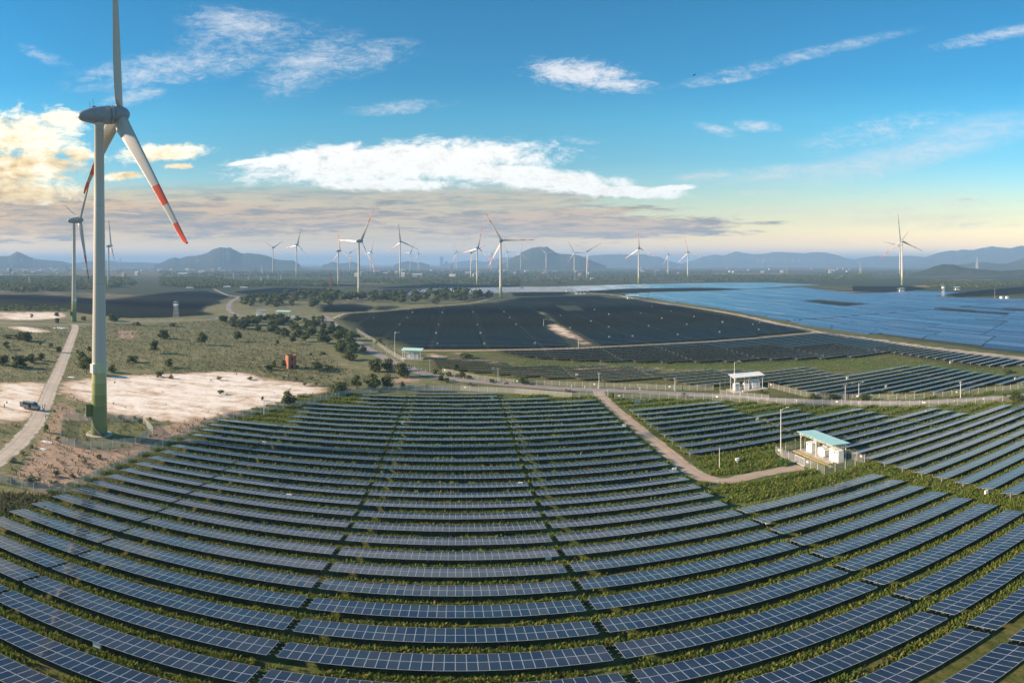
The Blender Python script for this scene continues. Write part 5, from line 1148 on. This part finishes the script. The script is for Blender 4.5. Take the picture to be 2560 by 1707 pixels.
trees(C6, [(600, 470, 90, 110, 'yel', 'yellow-green shrub between the concrete road and the compound fence'), (755, 590, 80, 70, 'pale'), (1570, 320, 80, 100, 'pale'), (1830, 370, 90, 80, 'pale'), (1960, 315, 60, 50, 'pale'), (170, 860, 140, 70, 'pale'), (420, 680, 70, 60, 'pale'), (300, 760, 90, 50, 'pale'), (1110, 880, 70, 60, 'pale'), (740, 1040, 130, 80, 'pale'), (400, 1150, 300, 130, 'pale'), (150, 1130, 160, 90, 'pale'), (700, 1150, 160, 70, 'pale'), (950, 1060, 120, 60, 'pale'), (1290, 810, 120, 50, 'low'), (1760, 300, 70, 50, 'pale'), (1110, 670, 50, 40, 'pale')], 'pale green shrub on the dirt round the turbine compound', 'pale shrubs by the compound')
trees(CI, [(1330, 512, 125, 85), (1580, 522, 165, 85), (1975, 532, 145, 115), (920, 1392, 165, 115, 'green', 'bright green bush by the near shelter gate'), (640, 430, 90, 50, 'green')], 'olive bush beside the road right of the white canopy', 'roadside bushes right of the white canopy')
trees(CJ, [(1720, 562, 190, 110), (1600, 545, 90, 60), (1640, 295, 120, 60, 'low')], 'olive bush at the right end of the asphalt road', 'bushes at the right road end')
trees(CG, [(760, 522, 95, 75), (930, 415, 95, 95), (1740, 572, 175, 100), (1060, 262, 225, 62, 'low'), (700, 445, 110, 60), (1360, 548, 105, 45), (1000, 480, 120, 70), (860, 470, 100, 50), (1090, 500, 90, 40), (1520, 545, 70, 50, 'pale'), (1120, 600, 130, 60, 'pale'), (600, 620, 90, 60, 'pale'), (310, 590, 80, 60, 'yel'), (830, 545, 110, 60)], 'dark bush on the verge of the asphalt road', 'roadside bushes before the dark tables')
trees(CH, [(1360, 502, 95, 62), (570, 500, 70, 60, 'yel'), (80, 440, 90, 40, 'pale')], 'dark bush at the fence near the track gate', 'bushes near the track gate')
def scatter(px_poly, n, hr, label, group, kind='wood', wr=(0.9, 1.5)):
    po = world_poly(px_poly); lo = po.min(0); hi = po.max(0); k = 0
    while k < n:
        x, y = random.uniform(lo[0], hi[0]), random.uniform(lo[1], hi[1])
        if not inside(po, np.array([x]), np.array([y]))[0]: continue
        k += 1; h = random.uniform(*hr); kk = kind if isinstance(kind, str) else random.choice(kind)
        cm, tm, w0 = random.choice(SP[kk]); o = thing('tree', label, 'tree', (x, y, gz(x, y)), random.uniform(0, 6.28), group); sx = h*random.uniform(*wr)/w0*1.15
        c = put('crown', cm, o); c.scale = (sx, sx, h); t_ = put('trunk', tm, o); t_.scale = (h*0.9, h*0.9, h)
scatter(crop(*C8, [(-40, 195), (480, 182), (1120, 172), (1290, 260), (1400, 345), (1640, 490), (1740, 640), (1420, 700), (1360, 570), (1200, 480), (820, 425), (600, 385), (480, 340), (-40, 275)]), 95, (3.4, 6.4), 'bushy tree in the scrub wood along the asphalt road', 'trees of the roadside scrub wood', ('wood', 'bush', 'wood'))
scatter(crop(*CB, [(1080, 1040), (1400, 990), (1900, 940), (2300, 960), (2325, 1120), (2000, 1135), (1300, 1130), (1090, 1090)]), 85, (5.0, 10.0), 'bushy tree in the wood inside the winding road', 'trees of the wood by the winding road')
scatter(crop(*CC, [(0, 1040), (400, 1100), (1190, 1060), (1450, 1020), (1900, 1090), (1850, 1110), (1300, 1170), (700, 1160), (0, 1160)]), 80, (6.0, 12.0), 'bushy tree in the dark wood before the pale tracker rows', 'trees of the wood below the trackers')
# far woods read as one mass: low-poly crowns joined
def mass(name, regions, label, m, lo=(30, 0.16)):
    VV = []
    for px_poly, n, hr in regions:
        po = world_poly(px_poly); lo_, hi_ = po.min(0), po.max(0); pts = np.empty((0, 2))
        while len(pts) < n:
            q = rng.uniform(lo_, hi_, (n*3, 2)); pts = np.concatenate([pts, q[inside(po, q[:, 0], q[:, 1])]])
        pts = pts[:n]; H = rng.uniform(hr[0], hr[1], n); L = lo[0]
        d = rng.normal(size=(n, L, 3)); d /= np.linalg.norm(d, axis=2)[..., None]; rad = rng.uniform(0.6, 1.0, (n, L, 1))
        c = d*rad*np.array([0.62, 0.62, 0.46])+np.array([0, 0, 0.52]); nr = d+rng.normal(scale=.6, size=d.shape); nr /= np.linalg.norm(nr, axis=2)[..., None]
        t1 = np.cross(nr, rng.normal(size=d.shape)); t1 /= np.linalg.norm(t1, axis=2)[..., None]; t2 = np.cross(nr, t1); s = lo[1]*rng.uniform(0.7, 1.3, (n, L, 1))
        q = np.stack([c-t1*s, c-t2*s, c+t1*s, c+t2*s], 2)*H[:, None, None, None]; q[..., :2] += pts[:, None, None, :]; VV.append(q.reshape(-1, 3))
    V_ = np.concatenate(VV); return tag(put(name, raw_mesh(name, V_, np.arange(len(V_)).reshape(-1, 4), [m])), label, 'wood', kind='stuff')
mass('far_wood', [(crop(*CA, [(-60, 725), (960, 725), (1750, 740), (1850, 830), (1400, 880), (900, 905), (300, 925), (-60, 900)]), 1900, (5, 10)), (crop(*CA, [(0, 1110), (950, 1130), (1000, 1185), (0, 1180)]), 160, (2, 4)),
                  (crop(*CB, [(0, 735), (700, 735), (1100, 800), (1750, 770), (2325, 790), (2325, 850), (1300, 850), (600, 880), (0, 850)]), 1000, (5, 10)), (crop(*CB, [(0, 650), (2325, 640), (2325, 720), (0, 720)]), 600, (6, 11))], 'far dark wood spread across the left plain', M['leaf'])
mass('far_hedges', [(crop(*CC, [(0, 800), (2240, 800), (2240, 850), (1500, 870), (600, 860), (0, 850)]), 500, (6, 11)), (crop(*CC, [(450, 900), (1600, 870), (2240, 880), (2240, 950), (900, 945), (450, 940)]), 500, (4, 9)),
                    (crop(*CD, [(0, 710), (2240, 700), (2240, 830), (900, 850), (0, 850)]), 1000, (4, 9)), (crop(*CE, [(0, 690), (1500, 700), (2325, 660), (2325, 760), (1200, 790), (0, 780)]), 650, (4, 9)), (crop(*CF, [(0, 900), (600, 950), (1000, 900), (2247, 890), (2247, 1000), (1200, 960), (0, 1060)]), 700, (4, 9)),
                    (crop(*CF, [(900, 1070), (2247, 1070), (2247, 1120), (1500, 1160), (1000, 1140)]), 400, (3, 6))], 'far hedges and groves on the hazy right plain', M['leaf'])

# ------------------------------------------------------------------ weeds and scrub tufts
def off_road(p):
    k = np.ones(len(p), bool)
    for c, wd in ROADS:
        lo_, hi_ = c.min(0)-wd, c.max(0)+wd
        q = np.nonzero(k & (p[:, 0] > lo_[0]) & (p[:, 0] < hi_[0]) & (p[:, 1] > lo_[1]) & (p[:, 1] < hi_[1]))[0]
        for i in range(0, len(q), 4000):
            j = q[i:i+4000]; d = np.min(np.hypot(p[j, None, 0]-c[None, :, 0], p[j, None, 1]-c[None, :, 1]), axis=1); k[j[d < wd*0.5+0.5]] = False
    return k
def tufts(name, XY, size, m, label, blades=6, flat=0.5):
    ok = off_road(XY); XY = XY[ok]; size = size[ok]
    ok = ~((XY[:, 0] > 72.5) & (XY[:, 0] < 84.6) & (XY[:, 1] > 95) & (XY[:, 1] < 115.2)); XY = XY[ok]; size = size[ok]
    n = len(XY); z = GZ(XY[:, 0], XY[:, 1]); a = rng.uniform(0, 2*np.pi, (n, blades)); sp = rng.uniform(0.05, 0.55, (n, blades)); s = size[:, None]
    bx_ = XY[:, :1]+np.cos(a)*sp*s*0.9; by_ = XY[:, 1:]+np.sin(a)*sp*s*0.9; h = s*rng.uniform(0.35, 1.0, (n, blades)); lean = rng.uniform(0.1, 0.6, (n, blades))*h
    wd = s*rng.uniform(0.06, 0.17, (n, blades)); q = a+rng.uniform(-1, 1, (n, blades)); px_, py_ = -np.sin(q)*wd, np.cos(q)*wd
    zz = np.broadcast_to(z[:, None], h.shape)
    v0 = np.stack([bx_-px_*.4, by_-py_*.4, zz], -1); v1 = np.stack([bx_+px_*.4, by_+py_*.4, zz], -1)
    v2 = np.stack([bx_+np.cos(a)*lean*.6+px_, by_+np.sin(a)*lean*.6+py_, zz+h*.65], -1); v3 = np.stack([bx_+np.cos(a)*lean-px_*.7, by_+np.sin(a)*lean-py_*.7, zz+h], -1)
    V_ = np.stack([v0, v1, v2, v3], 2).reshape(-1, 3)
    return tag(put(name, raw_mesh(name, V_, np.arange(len(V_)).reshape(-1, 4), [m])), label, 'weeds', kind='stuff')
near = field_polys[0]
def row_gap_points(n, ylo, yhi, spread=0.55):
    k = rng.integers(int((ylo-49.7)/PITCH), int((yhi-49.7)/PITCH)+1, n); y = 49.7+PITCH*k-0.72+rng.normal(0, spread, n); x = rng.uniform(-72, 170, n)
    pts = np.stack([x, y], -1); a = np.arctan2(x, y); return pts[inside(near, x, y) & (a > -0.83) & (a < 1.03)]
def clumpy(p, f=0.11, th=-0.25):
    v = np.sin(p[:, 0]*f*1.7+1.3)*np.cos(p[:, 1]*f*2.3+.4)+0.6*np.sin(p[:, 0]*f*4.1+p[:, 1]*f*3.3)+rng.normal(0, .45, len(p)); return p[v > th]
p1 = clumpy(row_gap_points(80000, 36, 105), 0.11, -0.7); tufts('weeds', p1, rng.uniform(0.35, 0.95, len(p1)), M['weed'], 'green weeds growing in the gaps between the near solar rows', 9)
p2 = clumpy(row_gap_points(60000, 100, 200), 0.11, -0.6); tufts('weeds', p2, rng.uniform(0.5, 1.2, len(p2)), M['weed'], 'green weeds between the solar rows farther back', 5)
p3 = clumpy(row_gap_points(16000, 36, 130, 1.3), 0.05, 0.3); tufts('dry_weeds', p3, rng.uniform(0.3, 0.7, len(p3)), M['dry'], 'brown dry weeds under and between the solar rows', 6)
def poly_points(px_poly, n):
    po = world_poly(px_poly) if not isinstance(px_poly, np.ndarray) else px_poly; lo_, hi_ = po.min(0), po.max(0); q = rng.uniform(lo_, hi_, (n*2, 2)); return q[inside(po, q[:, 0], q[:, 1])][:n]
g1 = np.concatenate([poly_points([(1560, 1003), (2560, 1020), (2560, 1050), (2000, 1030), (1560, 1030)], 2500), poly_points([(1740, 1145), (1940, 1130), (1940, 1175), (1790, 1190)], 2000), poly_points([(1790, 1210), (2060, 1195), (2200, 1180), (2150, 1190), (1850, 1260)], 2500), poly_points(np.array([(79.3, 40), (84.3, 40), (84.3, 96), (79.3, 96)]), 3000), poly_points([(1300, 900), (1900, 905), (2250, 890), (2560, 925), (2560, 942), (2200, 925), (1900, 925), (1300, 914)], 3500),
                     poly_points([(900, 985), (1480, 998), (1490, 1006), (1260, 996), (1000, 990)], 1500), poly_points([(560, 1055), (880, 990), (900, 995), (710, 1060), (540, 1062)], 1500)])
tufts('lane_grass', g1, rng.choice([0.3, 0.4, 0.5, 0.9], len(g1))*rng.uniform(0.7, 1.2, len(g1)), M['weed'], 'rank green grass on lanes and banks round the tables', 8)
g2 = np.concatenate([poly_points([(0, 1040), (170, 1000), (160, 960), (700, 870), (1000, 960), (760, 1005), (430, 1100), (160, 1230), (0, 1200)], 6000), poly_points([(-20, 820), (560, 800), (760, 850), (880, 930), (740, 960), (640, 925), (300, 925), (150, 950), (-20, 960)], 16000), poly_points([(0, 1235), (160, 1240), (0, 1300)], 2000)])
keep = np.ones(len(g2), bool)
for sp_ in sand_polys[:4]: keep &= ~(inside(sp_, g2[:, 0], g2[:, 1]) & (rng.uniform(size=len(g2)) < 0.985))
g2 = g2[keep]; tufts('scrub_tufts', g2, rng.choice([0.3, 0.4, 0.55, 1.0], len(g2))*rng.uniform(0.7, 1.2, len(g2)), M['scrub'], 'grey-green scrub tufts over the open ground on the left', 6)

# ------------------------------------------------------------------ van, people, motorcycle, bird, litter
def van():
    p = P(78, 1022.5); o = thing('passenger_van', 'grey high-roof van parked across the concrete road with its side door open', 'van', (p.x, p.y, p.z), math.pi/2-R(80))
    silver = simple('silver_van_paint', (0.36, 0.37, 0.39), (0.32, 0.33, 0.35), 0.5, 0.25, 0.5)
    pr = [(-2.9, 0.45), (-2.95, 1.2), (-2.85, 2.35), (-2.6, 2.52), (1.0, 2.55), (1.45, 2.35), (2.15, 1.45), (2.8, 1.2), (2.98, 0.95), (2.98, 0.45)]
    b = MB(); n = len(pr)
    vs = [(x, -0.98*(1.0 if z < 1.5 else 0.92), z) for x, z in pr]+[(x, 0.98*(1.0 if z < 1.5 else 0.92), z) for x, z in pr]
    b.add(vs, [tuple(range(n)), tuple(range(2*n-1, n-1, -1))]+[(i, n+i, n+(i+1) % n, (i+1) % n) for i in range(n)]); body = b.obj('body', silver, o)
    for s_ in (-1, 1):
        def win(nm, q, m): MB().add([(x, s_*(0.99 if z < 1.52 else 0.955), z) for x, z in q], [(0, 1, 2, 3)] if s_ < 0 else [(3, 2, 1, 0)]).obj(nm, m, body)
        win('window', [(-2.6, 1.5), (-0.65, 1.5), (-0.65, 2.2), (-2.6, 2.2)], M['glass']); win('window', [(0.75, 1.5), (1.95, 1.5), (1.5, 2.15), (0.75, 2.15)], M['glass'])
        win('dark_doorway_sheet' if s_ < 0 else 'window', [(-0.5, 0.6 if s_ < 0 else 1.5), (0.6, 0.6 if s_ < 0 else 1.5), (0.6, 2.2), (-0.5, 2.2)], M['black'] if s_ < 0 else M['glass'])  # flat black sheet on the body, painted for the shaded inside of the doorway
        for x in (-1.8, 1.95):
            b = MB(); b.lathe([(0.22, -0.12), (0.36, -0.12), (0.36, 0.12), (0.22, 0.12)], 18); wh = b.obj('wheel', M['dark'], o); wh.rotation_euler = (math.pi/2, 0, 0); wh.location = (x, s_*0.9, 0.36)
            b = MB(); b.lathe([(0.02, -0.13), (0.21, -0.13), (0.21, 0.13), (0.02, 0.13)], 12); b.obj('rim', M['grey'], wh)
        MB().box((2.86, s_*0.62-0.18, 0.85), (3.0, s_*0.62+0.18, 1.1)).obj('headlight', M['white_box'], o); MB().box((1.6, s_*1.0-0.05, 1.5), (1.75, s_*1.2+0.03, 1.85)).obj('mirror', M['dark'], o)
    MB().add([(2.13, -0.84, 1.5), (2.13, 0.84, 1.5), (1.5, 0.82, 2.32), (1.5, -0.82, 2.32)], [(0, 1, 2, 3)]).obj('windscreen', M['glass'], body).location = (0.03, 0, 0.02)
    MB().box((2.9, -0.9, 0.35), (3.06, 0.9, 0.7)).obj('bumper', M['dark'], o)
    for s_ in (-1, 1): MB().box((-3.75, s_*0.99-0.03, 0.55), (-2.92, s_*0.99+0.03, 2.3)).obj('rear_door', silver, o)
van()
def person_mesh(name, top, legs, pose):
    """one continuous skinned figure"""
    J = {'stand': [(0, 0, .95), (0, 0, 1.2), (0, 0, 1.42), (0, 0.01, 1.5), (0, 0.02, 1.64), (0, 0.02, 1.74), (.19, 0, 1.40), (.25, .03, 1.13), (.24, .12, .90), (-.19, 0, 1.40), (-.25, .03, 1.13), (-.23, .1, .90), (.10, 0, .90), (.11, .02, .50), (.12, -.02, .08), (.12, .13, .03), (-.10, 0, .90), (-.12, .0, .50), (-.13, -.04, .08), (-.13, .11, .03)],
         'sit': [(0, 0, .78), (0, .03, 1.02), (0, .08, 1.24), (0, .10, 1.32), (0, .12, 1.46), (0, .12, 1.56), (.19, .08, 1.22), (.25, .28, 1.02), (.20, .52, 1.02), (-.19, .08, 1.22), (-.25, .28, 1.02), (-.20, .52, 1.02), (.13, .05, .76), (.17, .42, .70), (.17, .34, .28), (.17, .46, .24), (-.13, .05, .76), (-.17, .42, .70), (-.17, .34, .28), (-.17, .46, .24)],
         'crouch': [(0, 0, .32), (0, .08, .55), (0, .16, .76), (0, .19, .84), (0, .22, .97), (0, .22, 1.07), (.19, .16, .74), (.25, .34, .58), (.16, .50, .50), (-.19, .16, .74), (-.25, .34, .58), (-.16, .50, .50), (.11, .02, .30), (.17, .36, .50), (.14, .14, .09), (.14, .30, .03), (-.11, .02, .30), (-.17, .36, .50), (-.14, .14, .09), (-.14, .30, .03)]}[pose]
    E_ = [(0, 1), (1, 2), (2, 3), (3, 4), (4, 5), (2, 6), (6, 7), (7, 8), (2, 9), (9, 10), (10, 11), (0, 12), (12, 13), (13, 14), (14, 15), (0, 16), (16, 17), (17, 18), (18, 19)]
    rad = [.15, .15, .15, .06, .10, .085, .075, .05, .04, .075, .05, .04, .095, .065, .045, .04, .095, .065, .045, .04]
    me = bpy.data.meshes.new(name); me.from_pydata(J, E_, []); o = bpy.data.objects.new('tmp', me); COL.objects.link(o)
    sk = o.modifiers.new('skin', 'SKIN'); 
    for i, v in enumerate(me.skin_vertices[0].data): v.radius = (rad[i], rad[i]*(0.72 if i in (0, 1, 2) else 1)); v.use_root = (i == 0)
    o.modifiers.new('sub', 'SUBSURF').levels = 1
    dg = bpy.context.evaluated_depsgraph_get(); m2 = bpy.data.meshes.new_from_object(o.evaluated_get(dg)); bpy.data.objects.remove(o)
    skin = M['skin']; m2.materials.clear()
    for q in (top, legs, skin, M['dark']): m2.materials.append(q)
    hz = J[3][2]; kz = J[0][2]
    for f in m2.polygons:
        c = f.center; f.use_smooth = True
        if c.z > hz+0.02: f.material_index = 2 if not (c.z > J[4][2]+0.03 or c.y < J[4][1]-0.03) else 3
        elif (c-Vector(J[8])).length < .12 or (c-Vector(J[11])).length < .12: f.material_index = 2
        elif c.z < 0.09 or (pose == 'sit' and c.z < .30): f.material_index = 3
        elif c.z < kz+0.02 or (pose != 'stand' and min((c-Vector(J[k])).length for k in (13, 14, 17, 18)) < .17): f.material_index = 1
        else: f.material_index = 0
    return m2
M['skin'] = simple('skin', (0.36, 0.20, 0.13), (0.30, 0.16, 0.10), 4, 0.6); M['cloth_d'] = simple('dark_cloth', (0.03, 0.035, 0.05), None, 6, 0.9); M['cloth_w'] = simple('white_cloth', (0.6, 0.58, 0.55), None, 6, 0.9); M['cloth_b'] = simple('blue_cloth', (0.06, 0.10, 0.2), None, 6, 0.9)
PM = {('stand', 0): person_mesh('person', M['cloth_d'], M['cloth_d'], 'stand'), ('stand', 1): person_mesh('person', M['cloth_w'], M['cloth_b'], 'stand'), ('crouch', 0): person_mesh('person', M['cloth_d'], M['cloth_b'], 'crouch'), ('sit', 0): person_mesh('person', M['cloth_d'], M['cloth_b'], 'sit')}
def person(px, py, key, rz, label):
    p = P(px, py); o = put('person', PM[key], None, (p.x, p.y, p.z+0.03)); o.rotation_euler.z = rz; return tag(o, label, 'person')
for c, q, key, rz, lb in [((0, 820, 5.058), (537, 1030), ('stand', 0), 2.6, 'person in dark clothes standing at the front of the van'), ((0, 820, 5.058), (567, 1018), ('stand', 1), 1.4, 'person in a white shirt standing by the van bonnet'), ((0, 820, 5.058), (552, 1052), ('crouch', 0), 0.4, 'person crouching on the concrete road by the van'),
                          ((0, 820, 5.058), (55, 1018), ('stand', 0), -1.2, 'person in dark clothes standing alone on the sand left of the van'), ((0, 820, 5.058), (92, 958), ('crouch', 0), 2.0, 'person crouching on the sand behind the van'), ((0, 820, 5.058), (577, 1150), ('stand', 1), 2.0, 'person in white at the edge of the concrete road near the compound'),
                          (CJ, (566, 575), ('stand', 0), 1.5, 'person in dark clothes walking on the asphalt road'), (CJ, (580, 575), ('stand', 0), 1.8, 'second person in dark clothes walking beside the first on the road')]:
    person(*crop(*c, [q])[0], key, rz, lb)
p = P(136, 1029); o = thing('equipment_bag', 'dark bag lying on the ground right of the concrete road', 'bag', p, 0.4)
MB().lathe([(0.05, 0), (0.42, 0.06), (0.45, 0.25), (0.3, 0.42), (0.02, 0.46)], 10).obj('bag_body', M['cloth_d'], o); MB().tube((-0.25, 0, 0.42), (0, 0, 0.6), 0.03, n=5).tube((0, 0, 0.6), (0.25, 0, 0.42), 0.03, n=5).obj('handle', M['dark'], o)
p = P(1266, 960.5); o = thing('motorcycle', 'dark motorcycle ridden along the asphalt road', 'motorcycle', (p.x, p.y, p.z+0.03), math.pi)
for x in (-0.62, 0.62):
    b = MB(); b.lathe([(0.2, -0.05), (0.3, -0.05), (0.3, 0.05), (0.2, 0.05)], 16); wh = b.obj('wheel', M['dark'], o); wh.rotation_euler = (math.pi/2, 0, 0); wh.location = (x, 0, 0.3)
MB().tube((-0.62, 0, 0.3), (-0.1, 0, 0.45), 0.05, n=6).tube((0.62, 0, 0.3), (0.42, 0, 0.98), 0.04, n=6).box((-0.3, -0.12, 0.32), (0.25, 0.12, 0.62)).box((-0.1, -0.13, 0.62), (0.38, 0.13, 0.82)).obj('frame', M['cloth_d'], o)
MB().box((-0.8, -0.14, 0.7), (-0.1, 0.14, 0.78)).obj('seat', M['dark'], o); MB().tube((0.4, -0.32, 1.0), (0.4, 0.32, 1.0), 0.02, n=5).obj('handlebar', M['grey'], o); MB().box((0.44, -0.09, 0.78), (0.56, 0.09, 0.96)).obj('headlight', M['white_box'], o)
r = put('person', PM[('sit', 0)], None, (p.x+0.28, p.y, p.z+0.06)); r.rotation_euler.z = math.pi/2; tag(r, 'rider in dark clothes sitting on the motorcycle', 'person')
a_ = (1736-X0)/F; rho = 110.0; zb = CZ+rho*math.tan((YH-187)/F)
bird = thing('bird', 'small dark bird flying alone in the blue sky', 'bird', (rho*math.sin(a_), rho*math.cos(a_), zb), 0.3)
MB().lathe([(0.01, -0.24), (0.06, -0.1), (0.085, 0.02), (0.06, 0.13), (0.045, 0.2), (0.01, 0.27)], 8, axis='X').add([(-0.2, -0.03, 0), (-0.2, 0.03, 0), (-0.4, 0.09, 0.0), (-0.4, -0.09, 0.0)], [(0, 1, 2, 3)]).obj('body', M['dark'], bird)
for s_ in (-1, 1): MB().add([(0.1, s_*0.05, 0.03), (-0.09, s_*0.05, 0.03), (-0.06, s_*0.26, -0.07 if s_ > 0 else 0.10), (0.11, s_*0.24, -0.07 if s_ > 0 else 0.10), (-0.12, s_*0.46, -0.24 if s_ > 0 else 0.06)], [(0, 1, 2, 3), (3, 2, 4)]).obj('wing', M['dark'], bird)
for c, q, s_, lb in [((0, 820, 5.058), (580, 1435), 2.2, 'crumpled white sheet near the compound fence'), ((0, 820, 5.058), (640, 1448), 1.6, 'smaller crumpled white sheet next to the big one'), ((0, 820, 5.058), (540, 1530), 1.7, 'white rolled sack on the red dirt'), ((0, 820, 5.058), (905, 622), 3.2, 'flat white board on the grass behind the turbine'), (S1C, (390, 575), 11, 'large white plastic sheet on the scrub beyond the turbine')]:
    x, y = crop(*c, [q])[0]; p = P(x, y); n = 9; b = MB(); vs = []; fs = []
    for i in range(n):
        for j in range(n):
            u_, v_ = i/(n-1)*2-1, j/(n-1)*2-1; k = math.hypot(u_, v_)
            vs.append((u_*s_*0.5*(1-0.12*random.random()), v_*s_*0.42*(1-0.2*random.random()), 0.03+max(0, (1-k*0.8))*random.uniform(0.05, 0.28)*min(1.6, s_*0.4)))
    fs = [(i*n+j, i*n+j+1, (i+1)*n+j+1, (i+1)*n+j) for i in range(n-1) for j in range(n-1)]
    tag(b.add(vs, fs).obj('white_sheet', M['white'], loc=p, smooth=True), lb, 'sheet')

# ------------------------------------------------------------------ haze: one closed box of even air round the scene
def haze_fn(t, out):
    v = t.n('ShaderNodeVolumePrincipled'); v.inputs['Color'].default_value = (0.38, 0.64, 1.0, 1); v.inputs['Density'].default_value = HAZE
    v.inputs['Anisotropy'].default_value = 0.0; t.nt.links.new(v.outputs[0], out.inputs['Volume'])
HAZE = 0.00018
hm = mat('haze_air', haze_fn)
hz = MB().box((-26500, -26500, -4), (26500, 26500, 330)).obj('haze', hm); tag(hz, None, None, kind='stuff')
